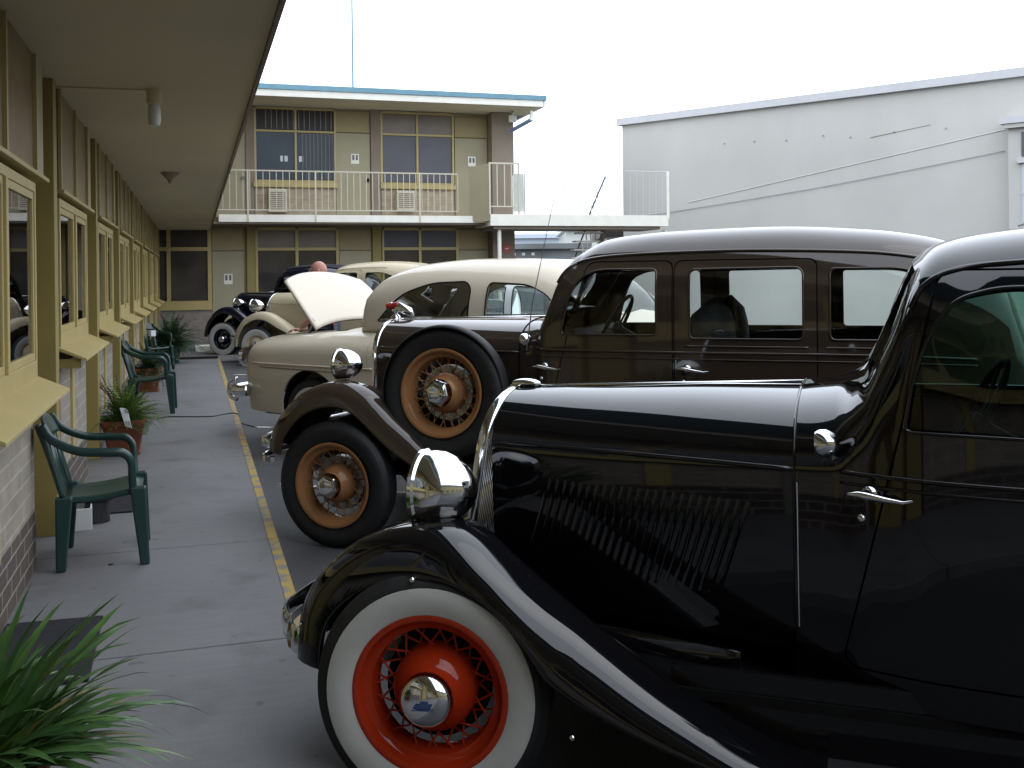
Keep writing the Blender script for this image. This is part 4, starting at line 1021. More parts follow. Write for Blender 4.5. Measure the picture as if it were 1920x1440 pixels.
MB().tube([(1.18, .16, 1.18), (1.22, .16, 1.45), (1.37, .16, 2.10)], [.004, .003, .0015], 6).build('aerial', 'dullmetal', browncar)

def scaled(P, **k): q = dict(P); q.update(k); return q
T_P = scaled(B_RED, paint='cream', glass='glass', wb=2.9,
    body=[(1.0, .56, 1.36, 1.08, 2.6), (1.14, .60, 1.37, 1.1, 2.8), (1.20, .62, 1.41, 1.1, 3), (1.32, .64, 1.58, 1.12, 3.3), (1.44, .65, 1.74, 1.14, 3.6), (1.56, .66, 1.82, 1.15, 3.8), (1.8, .68, 1.87, 1.16, 4), (2.4, .70, 1.90, 1.16, 4), (2.9, .69, 1.87, 1.15, 3.6), (3.3, .65, 1.76, 1.1, 3.2), (3.6, .58, 1.5, 1.0, 3), (3.75, .5, 1.2, .9, 2.6), (3.85, .42, .85, .7, 2.4)],
    wins=[[(1.40, 1.32, .03), (2.05, 1.32, .03), (2.05, 1.70, .05), (1.68, 1.70, .05), (1.50, 1.58, .05)], [(2.2, 1.32), (2.85, 1.32), (2.80, 1.62, .1), (2.55, 1.70, .1), (2.2, 1.70)]],
    screen=(1.22, 1.42), doors=[(1.2, 2.12, 1.76, .5, .3)], handles=[(2.02, 1.1, -1)],
    mould=[([(1.02, 1.16), (2, 1.17), (3.2, 1.13)], .008), ([(1.42, 1.64), (1.6, 1.74), (2, 1.78), (2.6, 1.78)], .008)],
    hood=[(.0, .33, 1.33, 1.05, 2.3), (.4, .40, 1.345, 1.06, 2.3), (1.0, .56, 1.36, 1.08, 2.6)], hzb=.55, hbelt=lambda x: 1.14, louvres=None,
    fender=[(-.56, .36), (-.55, .48), (-.50, .64), (-.38, .82), (-.24, .92), (-.08, .985), (.08, 1.0), (.25, .965), (.42, .88), (.58, .78), (.75, .66), (.92, .52), (1.05, .40), (1.15, .33), (1.25, .30)],
    wheel=dict(r=.36, white=True, rim_mat='cream', rr=.22, cap='round', spokes=False, hub_r=.19, cap_r=.09), lamp=(-.2, .30, 1.11, .115, .24), lamp_base=.92,
    bumper=dict(bars=[(.50, .04)], end=(-.58, .08), front=-.72), seats=[(1.9, .6, 1.2, 'bench')], steer=(1.6, .5, 1.25), dash=(1.36, 1.32), fine=.03, nv=34, seam_mat='cream')
T_P['grille'] = []
tcar, ST, HT = vintage('cream_coupe', 'cream vintage car with chrome headlamp and rounded fender, behind the sedan with its bonnet up', (1.063, 19.204, 0), -37, T_P)
U_P = scaled(T_P, paint='navy', glass='glass', wb=2.8, shell_mat='navy',
    body=[(.95, .50, 1.33, 1.06, 2.6), (1.02, .56, 1.35, 1.08, 2.8), (1.06, .58, 1.38, 1.1, 3), (1.12, .60, 1.52, 1.12, 3.3), (1.17, .62, 1.68, 1.14, 3.4), (1.24, .63, 1.80, 1.15, 3.4), (1.45, .65, 1.86, 1.16, 3.2), (2.0, .66, 1.89, 1.16, 3.2), (2.6, .64, 1.84, 1.15, 3), (3.0, .60, 1.68, 1.1, 3), (3.2, .55, 1.4, 1.0, 2.8), (3.3, .5, 1.0, .8, 2.5)],
    wins=[[(1.2, 1.30, .03), (1.95, 1.30, .03), (1.95, 1.66, .05), (1.32, 1.66, .05)], [(2.1, 1.30), (2.6, 1.30), (2.55, 1.6, .1), (2.1, 1.66)]],
    screen=(1.075, 1.17), doors=[(1.06, 2.0, 1.70, .5, .16)], handles=[(1.95, 1.1, -1)], mould=[([(1.0, 1.14), (2, 1.15), (3, 1.12)], .008)],
    hood=[(.0, .30, 1.31, 1.02, 2.3), (.4, .36, 1.32, 1.03, 2.3), (.95, .50, 1.33, 1.06, 2.6)], hbelt=None, louvres=(.3, .85, 12, .95, .7, 0),
    fender=[(-.53, .42), (-.51, .56), (-.45, .70), (-.35, .84), (-.2, .97), (-.02, 1.03), (.15, 1.02), (.3, .97), (.45, .88), (.6, .76), (.78, .6), (.95, .45), (1.1, .34), (1.2, .32)],
    wheel=dict(r=.36, white=True, rim_mat='navy', rr=.215, cap='round', spokes=True, hub_r=.11, cap_r=.07, ww=.33), lamp=(.1, .42, 1.10, .10, .22), lamp_base=.95,
    bumper=dict(bars=[(.48, .03)], end=(-.50, .10), front=-.62), seats=[(1.7, .6, 1.15, 'bench')], steer=(1.45, .5, 1.22), dash=(1.2, 1.28), seam_mat='dark')
U_P['grille'] = []
ucar, SU, HU = vintage('dark_tourer', 'very dark blue vintage tourer with white sidewall tyre, farthest in the row', (.537, 21.95, 0), -37, U_P)
b = MB(); rows = []
for x in np.linspace(1.2, 3.0, 14): rows.append([SU.P(x, v, -1)+SU.N(x, v, -1)*.012 for v in np.linspace(1.62, 2, 12)]+[SU.P(x, v, 1)+SU.N(x, v, 1)*.012 for v in np.linspace(2, 1.62, 12)[1:]])
b.grid(rows); b.build('canvas_roof', 'canvas', ucar, smooth=180, solid=.01)

def envelope(name, label, loc, rot, p, cat='car', group=None):
    """later full-width body: lower body surface plus glasshouse"""
    g = empty(name, loc, math.radians(rot), label, cat, group); YC = p['yc']; pm = p['paint']; fl = 2*YC
    S = Surf(YC, p['low'], p.get('zb', .33)); feats = []
    wb = p['wb']; ra = p['arch']; fx = p.get('fx', 0)
    for xc in (fx, wb):
        arc = [(xc+ra*math.cos(t), .36+ra*math.sin(t)) for t in np.linspace(-.1, PI+.1, 24)]
        arc = [(a, S.v_of(a, max(z, .30)) if z > S.zb(0) else -.0) for a, z in arc]; arc[0] = (arc[0][0], -.05); arc[-1] = (arc[-1][0], -.05)
        feats.append(('arch', [(a, max(v, -.0)) for a, v in arc]))
    if p.get('bay'):
        x0, x1, v0 = p['bay']; feats.append(('bay', [(x0, v0+.1), (x0+.15, v0), (x1, v0-.03), (x1, 2.0), (x0, 2.0)]))
    for i, (x0, x1) in enumerate(p['doorx']):
        zt_ = S.T(x0)-.03; inner = rpoly([(x0, .42), (x1, .42), (x1, zt_), (x0, zt_)], .04); outer = rpoly([(x0-.006, .414), (x1+.006, .414), (x1+.006, zt_+.006), (x0-.006, zt_+.006)], .04)
        feats.append(('door%d' % i, S.poly(inner, .05))); feats.append(('seam%d' % i, S.poly(outer, .05)))
    xd = [S.x0+(S.x1-S.x0)*(i/100) for i in range(101)]; xd = sorted(set([S.x0+k*.008 for k in range(14)]+xd))
    V, R = cut_body(S, feats, nv=34, xdens=xd)
    shell(S, V, R['body'], 'body', pm, g)
    for i in range(len(p['doorx'])):
        for sd in (-1, 1):
            dd = shell(S, V, R['door%d' % i], 'door', pm, g, sides=(sd,)); x0, x1 = p['doorx'][i]
            v = S.v_of(x1-.1, .95); a = S.P(x1-.1, v, sd)+S.N(x1-.1, v, sd)*.03
            MB().tube([a+Vector((-.06, 0, 0)), a, a+Vector((.06, 0, 0))], .009, 8).build('door_handle', 'chrome', dd, smooth=180)
        if 'seam%d' % i in R: shell(S, V, R['seam%d' % i], 'door_seam', 'dark', g, off=-.01, thick=0)
    G = Surf(YC, p['top'], lambda x: min(1.10, S.T(min(max(x, S.x0), S.x1))-.05)); feats = []
    for i, wp in enumerate(p['wins']): feats.append(('win%d' % i, G.poly(rpoly(wp, .05), .04)))
    xa, xb = p['screen']; feats.append(('screen', [(xa, 1.50), (xb-.02, 1.42), (xb, 1.46), (xb, 2.0), (xa, 2.0)]))
    xa, xb = p['rear']; feats.append(('rear', [(xa, 1.55), (xa+.05, 1.5), (xb, 1.5), (xb, 2.0), (xa, 2.0)]))
    xd = []; x = G.x0
    while x < G.x1: xd.append(x); x += .03
    xd.append(G.x1); V, R = cut_body(G, feats, nv=34, xdens=xd)
    shell(G, V, R['body'], 'roof', p.get('roof_paint', pm), g)
    tb = MB()
    for i, wp in enumerate(p['wins']):
        for sd in (-1, 1):
            if 'win%d' % i in R: shell(G, V, R['win%d' % i], 'side_window', 'glass', g, sides=(sd,), off=-.012, thick=0)
            pts = G.poly(rpoly(wp, .05), .04); tb = MB(); tb.tube([G.P(a, c, sd)+G.N(a, c, sd)*.001 for a, c in pts+[pts[0]]], .006, 6, False)
            tb.build('window_moulding', p.get('trim', 'dark'), g, smooth=180)
    for k, n in (('screen', 'windscreen'), ('rear', 'rear_window')):
        if k in R: shell(G, V, R[k], n, 'glass', g, off=-.010, thick=0)
    dk = box('floor_pan', (S.x0+.3, .2, .30), (S.x1-.3, fl-.2, .34), 'dark', g)
    wk = dict(p['wheel'])
    for (x, s_, yy) in ((fx, -1, .05), (fx, 1, fl-.05), (wb, -1, .07), (wb, 1, fl-.07)): wheel(g, (x, yy, wk['r']), side=s_, **wk)
    for xc in (fx, wb):
        for a, c in ((.10, .42), (fl-.42, fl-.10)):
            b = MB(); b.lathe([(ra+.02, 0), (ra+.02, c-a)], (xc, a, .36), (0, 1, 0), 28); b.build('wheel_housing', 'dark', g)
    for (sx, z0, z1) in p['seats']: bench(g, sx, YC, .62, z0, z1, 'seat')
    steering(g, p['steer'], .19)
    dx, dz = p['dash']; MB().prism([(dx-.14, dz-.02), (dx+.04, dz), (dx+.07, dz-.05), (dx+.04, dz-.2), (dx-.14, dz-.2)], YC-.6, YC+.6).build('dashboard', 'trim', g, bevel=.01)
    for zz, hh in p['bars']:
        for x_, s_ in ((S.x0-.06, -1), (S.x1+.05, 1)):
            pts = catmull([(x_+.30*-s_, .02, zz), (x_+.12*-s_, .03, zz), (x_, .2, zz), (x_+.05*s_, YC, zz), (x_, fl-.2, zz), (x_+.12*-s_, fl-.03, zz), (x_+.30*-s_, fl-.02, zz)], 6)
            MB().tube(pts, hh, 10, flat=1, up=(0, 0, 1)).build('bumper', p.get('bumper_mat', 'chrome'), g, smooth=180)
    for yy in (.22, fl-.22):
        v = p['hl']; MB().lathe([(v[2]*1.15, .03), (v[2]*1.15, -.02), (v[2], -.03), (v[2]*.7, -.045), (0, -.055)], (v[0], yy, v[1]), (1, 0, 0), 24).build('headlight', p.get('hl_mat', 'chrome'), g, smooth=40)
    return g, S, G
S_P = dict(yc=.90, paint='ivory', wb=2.85, arch=.40, fx=.24,
    low=[(-.80, .50, .84, .60, 3), (-.79, .62, .94, .66, 3), (-.74, .72, 1.00, .72, 3.4), (-.6, .81, 1.045, .76, 3.6), (-.35, .86, 1.075, .8, 3.6), (.1, .88, 1.115, .82, 3.4), (.8, .90, 1.155, .84, 3.2), (1.4, .90, 1.16, .84, 3.2), (2.6, .90, 1.13, .84, 3.2), (3.3, .86, 1.06, .8, 3), (3.7, .78, .95, .7, 3), (3.83, .66, .80, .6, 3), (3.88, .5, .7, .5, 3)],
    top=[(.50, .50, 1.15, 1.08, 3), (.66, .62, 1.19, 1.1, 3.4), (.72, .68, 1.36, 1.13, 5), (.76, .70, 1.50, 1.15, 5), (.83, .71, 1.60, 1.16, 4), (1.0, .72, 1.69, 1.16, 3.4), (1.26, .72, 1.735, 1.16, 3.4), (1.7, .72, 1.76, 1.16, 3.4), (2.5, .71, 1.74, 1.16, 3.2), (2.8, .69, 1.67, 1.15, 3), (3.05, .64, 1.5, 1.12, 3), (3.2, .6, 1.28, 1.08, 3), (3.3, .55, 1.1, 1.0, 3)],
    wins=[[(.93, 1.215, .02), (1.91, 1.225, .03), (1.93, 1.50, .06), (1.87, 1.56, .05), (1.5, 1.55, .12), (1.18, 1.45, .12)], [(2.08, 1.225, .03), (2.78, 1.23, .05), (2.70, 1.43, .1), (2.48, 1.53, .08), (2.10, 1.55, .05)]],
    screen=(.65, .84), rear=(2.88, 3.18), doorx=[(.95, 2.0), (2.02, 2.85)], bay=(-.56, .46, 1.62),
    wheel=dict(r=.34, white=True, rim_mat='ivory', rr=.20, spokes=False, hub_r=.17, cap_r=.12, ww=.26), seats=[(1.5, .6, 1.12), (2.4, .6, 1.15)], steer=(1.25, 1.2, 1.22), dash=(.90, 1.2),
    bars=[(.53, .05)], hl=(-.78, .84, .085), trim='dark')
scar, SS, SG = envelope('ivory_sedan', 'ivory nineteen-fifties style sedan standing with its bonnet raised', (.82, 9.6, 0), -50, S_P, 'vintage car', 'vintage cars parked at an angle to the walkway')
box('engine', (-.35, .6, .55), (.3, 1.2, .92), 'dark', scar, .05); box('engine_bay_floor', (-.55, .3, .50), (.45, 1.5, .53), 'dark', scar)
for a_, c_ in (((-.54, .30, .5), (.44, .32, 1.0)), ((-.54, 1.48, .5), (.44, 1.5, 1.0)), ((.44, .3, .5), (.46, 1.5, 1.08))): box('engine_bay_side', a_, c_, 'taupe', scar)
# raised bonnet: crowned panel hinged at the screen
rows = []
for i in range(15):
    t = i/14; row = []
    for j in range(25):
        s2 = j/24*2-1; half = .62-.06*t*t; y = .90+half*s2
        cr = .13*(1-abs(s2)**2.2)*(.8+.2*t); L2 = .70*t; th = math.radians(47)
        row.append((.10-math.cos(th)*L2-math.sin(th)*cr, y, 1.12+math.sin(th)*L2+math.cos(th)*cr-.05*t**3))
    rows.append(row)
bn = MB().grid(rows).build('bonnet', 'ivory', scar, label='raised ivory bonnet panel', smooth=180, solid=.02)
MB().tube([(-.06, .34, 1.08), (.02, .33, 1.20), (-.10, .33, 1.30)], .012, 6).build('bonnet_hinge', 'dullmetal', bn)
MB().tube(surf_line(SS, [(-.55+1.6*t, .80) for t in np.linspace(0, 1, 24)], -1, .004), .010, 6).build('side_moulding', 'ivory', scar, smooth=180)
MB().tube(surf_line(SS, [(-.42+1.0*t, .765-.01*t) for t in np.linspace(0, 1, 24)], -1, .000), .006, 6).build('side_crease', 'taupe', scar, smooth=180)
ov = MB(); ov.tube(catmull([(-.80, .10, .43), (-.88, .10, .45), (-.91, .10, .53), (-.88, .10, .61), (-.80, .10, .63)], 5), .022, 10); ov.build('overrider', 'chrome', scar, smooth=180)
# modern pale cars opposite
Q_P = dict(yc=.88, paint='white_paint', wb=2.6, arch=.37,
    low=[(-.80, .55, .62, .45, 3), (-.76, .70, .74, .55, 3), (-.6, .80, .84, .6, 3), (0, .86, .93, .64, 3.2), (.5, .87, 1.0, .68, 3.2), (1.2, .88, 1.02, .7, 3.2), (2.6, .87, 1.04, .7, 3.2), (3.2, .84, 1.0, .68, 3), (3.4, .74, .85, .6, 3), (3.46, .6, .65, .5, 3)],
    top=[(.42, .62, .99, .94, 3), (.60, .68, 1.07, .96, 3), (.90, .70, 1.30, .98, 3.4), (1.15, .70, 1.48, 1.0, 3.6), (1.35, .70, 1.56, 1.0, 3.6), (1.9, .69, 1.61, 1.0, 3.6), (2.6, .67, 1.58, 1.0, 3.4), (3.0, .64, 1.48, 1.0, 3), (3.25, .6, 1.2, .98, 3), (3.35, .58, 1.05, .95, 3)],
    wins=[[(.95, 1.06, .04), (1.75, 1.06, .03), (1.75, 1.48, .04), (1.35, 1.46, .06)], [(1.85, 1.06, .03), (2.75, 1.08, .06), (2.6, 1.42, .08), (1.85, 1.48, .04)]],
    screen=(.56, 1.22), rear=(3.0, 3.24), doorx=[(.75, 1.79), (1.81, 2.6)], zb=.22,
    wheel=dict(r=.31, rim_mat='dullmetal', rr=.2, spokes=False, hub_r=.16, cap_r=.05), seats=[(1.3, .45, 1.1), (2.2, .45, 1.08)], steer=(1.15, 1.2, .98), dash=(.9, 1.02), bars=[(.45, .06)], bumper_mat='white_paint', hl=(-.72, .66, .07), hl_mat='lamp_white')
def place_q(label, px, dist, rot, px_x):
    """nose to the right; local x = px_x stands on the line of sight px"""
    pt = atZ(px, 520, dist); a = math.radians(rot); return (pt.x-math.cos(a)*px_x, pt.y-math.sin(a)*px_x, 0)
l1 = place_q('', 1222, 13.0, 140, .45)
q1c, _, _ = envelope('white_hatchback', 'white modern hatchback seen through the brown sedan\'s front door window', l1, 140, Q_P, 'car', 'modern cars parked opposite')
q2c = copy_tree(q1c); l2 = place_q('', 1000, 14.6, 72, .42); q2c.location = l2; q2c.rotation_euler[2] = math.radians(72)
q2c['label'] = 'silvery white modern hatchback seen through the rear door window of the ivory sedan'; q2c.name = 'white_hatchback.001'
pt = atZ(1905, 640, 9.0)
cb = empty('crate_cabinet', (pt.x, pt.y, 0), math.radians(-30), 'pale steel cabinet with a lid seen through the near black sedan\'s windows', 'cabinet')
MB().box((-.28, -.3, .05), (.9, .3, 1.0)).build('cabinet_body', 'lamp_white', cb, bevel=.01); MB().box((-.32, -.34, 1.0), (.94, .34, 1.06)).build('lid', 'white_trim', cb, bevel=.008)
for x in (-.2, .8): MB().box((x-.03, -.2, 0), (x+.03, .2, .05)).build('foot', 'dark', cb)

# =================================================================== THINGS ON THE WALKWAY
def garden_chair(label, loc, rotz):
    """moulded resin armchair facing local +x"""
    g = empty('garden_chair', loc, rotz, label, 'chair', 'green plastic garden chairs along the wall'); m = 'green_plastic'
    hw = .25; zs = .42
    rows = []
    for i in range(9):
        t = i/8; x = -.20+.46*t; z = zs-.03+.045*t-.03*math.sin(PI*t)*.6-(.03*max(0, t-.85)/.15)
        rows.append([(x, hw*c*(1-.06*(1-t)), z-.012*(1-c*c)+(-.02 if abs(c) == 1 else 0)) for c in (-1, -.92, -.6, -.3, 0, .3, .6, .92, 1)])
    MB().grid(rows).build('seat', m, g, smooth=180, solid=.016)
    for s in (-1, 1):
        for fx, bx, zt, nm in ((.235, .27, zs+.01, 'leg'), (-.18, -.20, zs-.02, 'leg')):
            y = s*(hw-.01); yb = s*(hw+.025)
            b = MB(); b.hexa([(bx-.028, yb-.018, 0), (bx+.028, yb-.018, 0), (bx+.028, yb+.018, 0), (bx-.028, yb+.018, 0), (fx-.05, y-.03, zt), (fx+.045, y-.03, zt), (fx+.045, y+.03, zt), (fx-.05, y+.03, zt)])
            b.build(nm, m, g, bevel=.01)
        # arm: down from the back, level, then down to the seat
        path = catmull([(-.30, s*(hw-.01), .80), (-.24, s*(hw+.02), .72), (-.10, s*(hw+.045), .655), (.06, s*(hw+.05), .64), (.15, s*(hw+.045), .63), (.195, s*(hw+.035), .58), (.20, s*(hw+.02), .50), (.205, s*(hw+.0), .42)], 6)
        b = MB(); b.tube(path, [.024]*len(path), 10, flat=.62, up=(0, 1, 0)); b.build('arm', m, g, smooth=180)
        b = MB(); b.tube(catmull([(-.19, s*(hw-.02), .40), (-.235, s*(hw-.02), .55), (-.285, s*(hw-.02), .70), (-.325, s*(hw-.035), .80)], 6), .024, 8, flat=.8); b.build('back_post', m, g, smooth=180)
    rows = []
    for i in range(7):
        t = i/6; z = .70+.13*t; rows.append([(-.285-.045*t+.03*c*c, (hw-.02)*c*(1-.12*t*t), z-.045*abs(c)**3*t) for c in np.linspace(-1, 1, 13)])
    MB().grid(rows).build('back_band', m, g, smooth=180, solid=.016)
    for c in (-.62, -.3, 0, .3, .62):
        b = MB(); b.tube([(-.19+.015*c*c, (hw-.02)*c*.95, .40), (-.24+.02*c*c, (hw-.02)*c, .55), (-.285+.03*c*c, (hw-.02)*c, .72)], .017, 6, flat=.5, up=(1, 0, 0)); b.build('back_slat', m, g, smooth=180)
    return g
c1 = garden_chair('dark green plastic garden chair nearest the camera, beside the first doormat', (-.51, 5.95, .1), math.radians(2)); c1.scale = (.87, .93, .95)
c2 = copy_tree(c1); c2.scale = (.95, .95, 1); c3_ = None; c2.location = (-.50, 12.3, .1); c2.rotation_euler = (0, 0, math.radians(-2)); c2['label'] = 'dark green plastic garden chair between the two terracotta fern pots'
c3 = copy_tree(c1); c3.location = (-.70, 18.0, .1); c3.rotation_euler = (0, 0, math.radians(-50)); c3['label'] = 'farthest green plastic garden chair, a white tag on its back, beside the dark plant'
MB().box((-.02, -.05, .60), (.06, .05, .70)).build('tag', 'white_card', c3)
for n, o in enumerate((c2, c3)): pass

def pot(label, loc, w0, w1, h, mat, cat='potted plant', name='potted_plant', group=None):
    g = empty(name, loc, 0, label, cat, group); b = MB()
    rows = []
    for z, hw in ((0, w0*1.06), (.025, w0*1.08), (.03, w0), (h-.05, w1), (h-.045, w1*1.06), (h, w1*1.08), (h, w1*.95), (h-.06, w1*.92)):
        row = []
        for cx_, cy_ in ((1, 1), (-1, 1), (-1, -1), (1, -1)):
            for k in range(4):
                a = math.atan2(cy_, cx_)-PI/4+k/3*PI/2; row.append((cx_*hw*.85+math.cos(a)*hw*.15, cy_*hw*.85+math.sin(a)*hw*.15, z))
        rows.append(row)
    b.grid(rows, True); b.build('pot', mat, g, smooth=30)
    MB().box((-w1*.9, -w1*.9, h-.08), (w1*.9, w1*.9, h-.05)).build('soil', 'soil', g)
    return g
def blades(n, base, r0, len_rng, width, spread, seed, droop=1.0, up=1.0, bias=(0, 0)):
    rnd = random.Random(seed); b = MB()
    for _ in range(n):
        a = rnd.uniform(0, 2*PI); L = rnd.uniform(*len_rng); el = rnd.uniform(*spread); w = width*rnd.uniform(.6, 1.15)
        p = Vector(base)+Vector((math.cos(a)*r0*rnd.random(), math.sin(a)*r0*rnd.random(), 0))
        dirv = Vector((math.cos(a)*math.cos(el)+bias[0], math.sin(a)*math.cos(el)+bias[1], math.sin(el)*up)).normalized()
        sd = Vector((-math.sin(a), math.cos(a), 0)); tw = rnd.uniform(-.5, .5); rows = []; m = 9; dr = droop*rnd.uniform(.5, 1.3)
        for i in range(m):
            t = i/(m-1); ww = w*(math.sin(PI*min(.08+t*.92, 1))**.6)*(1-t*.35)
            s3 = (sd+Vector((0, 0, tw*t))).normalized(); mid = p-Vector((0, 0, ww*.25))
            rows.append([p-s3*ww, mid, p+s3*ww]); p = p+dirv*L/m; dirv = (dirv+Vector((0, 0, -dr*.16*(.4+t)))).normalized()
        b.grid(rows)
    return b
def fronds(n, base, L0, L1, seed, spread, leaf=.016, droop=1.0, bias=(0, 0), pin=14):
    rnd = random.Random(seed); b = MB()
    for _ in range(n):
        a = rnd.uniform(0, 2*PI); L = rnd.uniform(L0, L1); el = rnd.uniform(*spread); p = Vector(base)+Vector((math.cos(a), math.sin(a), 0))*.05*rnd.random()
        dirv = Vector((math.cos(a)*math.cos(el)+bias[0], math.sin(a)*math.cos(el)+bias[1], math.sin(el))).normalized(); dr = droop*rnd.uniform(.5, 1.4); path = [p]
        for i in range(pin):
            p = p+dirv*L/pin; dirv = (dirv+Vector((0, 0, -.13*dr))).normalized(); path.append(p)
        for i in range(2, pin):
            t = i/pin; q = path[i]; tg = (path[min(i+1, pin)]-path[i-1]).normalized(); s0 = tg.cross(Vector((0, 0, 1)))
            if s0.length < .1: s0 = Vector((1, 0, 0))
            s0.normalize(); ll = leaf*3.2*math.sin(PI*min(t*.85+.15, 1))**.7*rnd.uniform(.7, 1.2)
            for s in (-1, 1):
                for k in range(2):
                    e = (s0*s+tg*(.5+.5*k)+Vector((0, 0, rnd.uniform(-.5, .5)))).normalized(); wv = tg*leaf*.28+Vector((0, 0, .002))
                    b.add([q-wv, q+wv, q+e*ll*.6+wv*.7, q+e*ll, q+e*ll*.6-wv*.7], [(0, 1, 2, 3, 4)])
        b.tube(path, .0016, 3, False)
    return b
g = pot('large strappy green plant spilling over the bottom left corner beside the doormat', (-.56, 2.86, .1), .13, .17, .26, 'terracotta')
blades(250, (-.04, .05, .22), .16, (.34, .62), .022, (.3, 1.3), 3, 1.2, 1, (.10, .14)).build('foliage', 'leaf', g, smooth=180)
blades(36, (0, 0, .24), .08, (.38, .60), .010, (.25, .8), 9, .9, 1, (.75, .35)).build('leaf_spray', 'fern', g, smooth=180)
blades(22, (-.02, .03, .22), .15, (.30, .56), .012, (.2, 1.1), 12, 1.6, 1, (.15, .1)).build('dry_leaf', 'dry_leaf', g, smooth=180)
g = pot('feathery green fern in a square terracotta pot behind the nearest chair', (-.60, 9.42, .1), .125, .165, .30, 'terracotta', group='ferns in terracotta pots')
fronds(120, (0, 0, .27), .22, .44, 21, (.35, 1.45), .014, .9, (.12, 0)).build('foliage', 'fern', g)
b = MB(); rnd = random.Random(5)
for k in range(9):
    a = rnd.uniform(1.8, 4.2); b.tube([(0, 0, .25), (math.cos(a)*.12, math.sin(a)*.12, .5), (math.cos(a)*.28, math.sin(a)*.2, .62+rnd.random()*.14)], .003, 4)
b.build('dry_stem', 'twig', g)
MB().hexa([(.02, -.19, .26), (.07, -.18, .24), (.075, -.175, .24), (.025, -.185, .26), (-.02, -.20, .42), (.035, -.19, .41), (.04, -.185, .41), (-.015, -.195, .42)]).build('plant_label', 'white_card', g)
g = pot('drooping green fern in a terracotta pot just behind the second chair', (-.62, 14.6, .1), .13, .17, .32, 'terracotta', group='ferns in terracotta pots')
fronds(110, (0, 0, .30), .24, .50, 33, (.1, 1.3), .016, 1.5, (.18, 0)).build('foliage', 'fern_dark', g)
g = pot('big very dark leafy plant at the far end of the walkway', (-.45, 19.4, .1), .16, .2, .34, 'green_plastic')
fronds(210, (0, 0, .30), .35, .75, 44, (.2, 1.5), .024, .9).build('foliage', 'fern_dark', g)

g = empty('shoe_box', (-.74, 6.75, .1), math.radians(4), 'small white open carton with a crumpled lid behind the nearest chair', 'box')
b = MB(); b.box((-.12, -.16, 0), (.12, .16, .012)); b.box((-.12, -.16, .012), (-.112, .16, .13)); b.box((.112, -.16, .012), (.12, .16, .13)); b.box((-.112, -.16, .012), (.112, -.152, .13)); b.box((-.112, .152, .012), (.112, .16, .13)); b.build('carton', 'white_card', g)
MB().hexa([(-.13, -.02, .13), (-.02, -.05, .13), (-.01, .14, .13), (-.14, .15, .13), (-.12, .02, .26), (-.06, .0, .24), (-.05, .10, .22), (-.12, .12, .25)]).build('crumpled_paper', 'lamp_white', g, bevel=.02)
g = empty('handbag', (-.60, 6.82, .1), 0, 'small black bag with a curled handle lying beside the white carton', 'bag')
MB().sphere((0, 0, .15), .1, 14, 8, (1.1, .9, .35)).build('bag_body', 'black_plastic', g, smooth=180)
MB().tube([(.05, 0, .16), (.10, 0, .22), (.13, 0, .22), (.13, 0, .17), (.10, 0, .15)], .008, 6).build('handle', 'black_plastic', g, smooth=180)
MB().lathe([(.08, 0), (.07, .13), (.0, .135)], (0, 0, 0), (0, 0, 1), 14).build('bag_base', 'black_plastic', g)
tag(MB().hexa([(-.80, 4.10, .1), (-.395, 4.10, .1), (-.405, 4.86, .1), (-.80, 4.88, .1), (-.80, 4.10, .112), (-.395, 4.10, .112), (-.405, 4.86, .112), (-.80, 4.88, .112)]).build('doormat', 'mat', None, bevel=.004), 'charcoal doormat half hidden by the strappy plant', 'doormat', 'doormats outside the rooms')
tag(MB().box((-.78, 7.0, .1), (-.40, 7.82, .112)).build('doormat', 'mat', None, bevel=.004), 'dark doormat partly under the nearest green chair', 'doormat', 'doormats outside the rooms')
tag(MB().box((-.56, 10.5, .1), (-.46, 11.45, .108)).build('drain_cover', 'greymat', None), 'narrow grey floor plate beside the terracotta pot', 'floor plate')
pts = catmull([(-.40, 11.62, .106), (-.30, 11.72, .106), (-.12, 11.66, .106), (.02, 11.60, .106), (.18, 11.58, .106), (.30, 11.72, .106), (.40, 11.74, .108), (.447, 11.6, .10), (.46, 11.5, .03), (.6, 11.3, .006)], 6)
tag(MB().tube(pts, .006, 6).build('extension_cord', 'black_plastic', None, smooth=180), 'thin black cord snaking across the walkway to the yellow kerb line', 'cord')
tag(MB().lathe([(.0, .006), (.012, .005), (.014, 0)], (-.44, 5.75, .1), (0, 0, 1), 12).build('bolt_cap', 'black_plastic', None, smooth=60), 'tiny black bolt cap set in the concrete beside the nearest chair', 'bolt cap')

# ceiling lights
g = empty('ceiling_light', (-.23, 6.75, 2.80), 0, 'white glass jar lamp hanging from the soffit, nearest', 'ceiling light', 'lamps under the eave')
MB().lathe([(.055, 0), (.055, -.10), (.042, -.11), (.042, -.12)], (0, 0, 0), (0, 0, 1), 20).build('lamp_base', 'soffit', g, smooth=40)
MB().lathe([(.036, -.115), (.045, -.14), (.046, -.22), (.038, -.265), (.0, -.275)], (0, 0, 0), (0, 0, 1), 20).build('lamp_glass', 'lamp_white', g, smooth=60)
g.scale = (.85, .85, .85); MB().tube([(-.02, 0, -.006), (-.86, 0.02, -.006)], .005, 6).build('conduit', 'soffit', g)
g = empty('ceiling_light', (-.25, 11.9, 2.80), 0, 'small cone shaped lamp under the soffit farther along', 'ceiling light', 'lamps under the eave')
MB().lathe([(.10, 0), (.10, -.012), (.026, -.085), (.014, -.12), (0, -.125)], (0, 0, 0), (0, 0, 1), 20).build('lamp_shade', 'taupe', g, smooth=40)

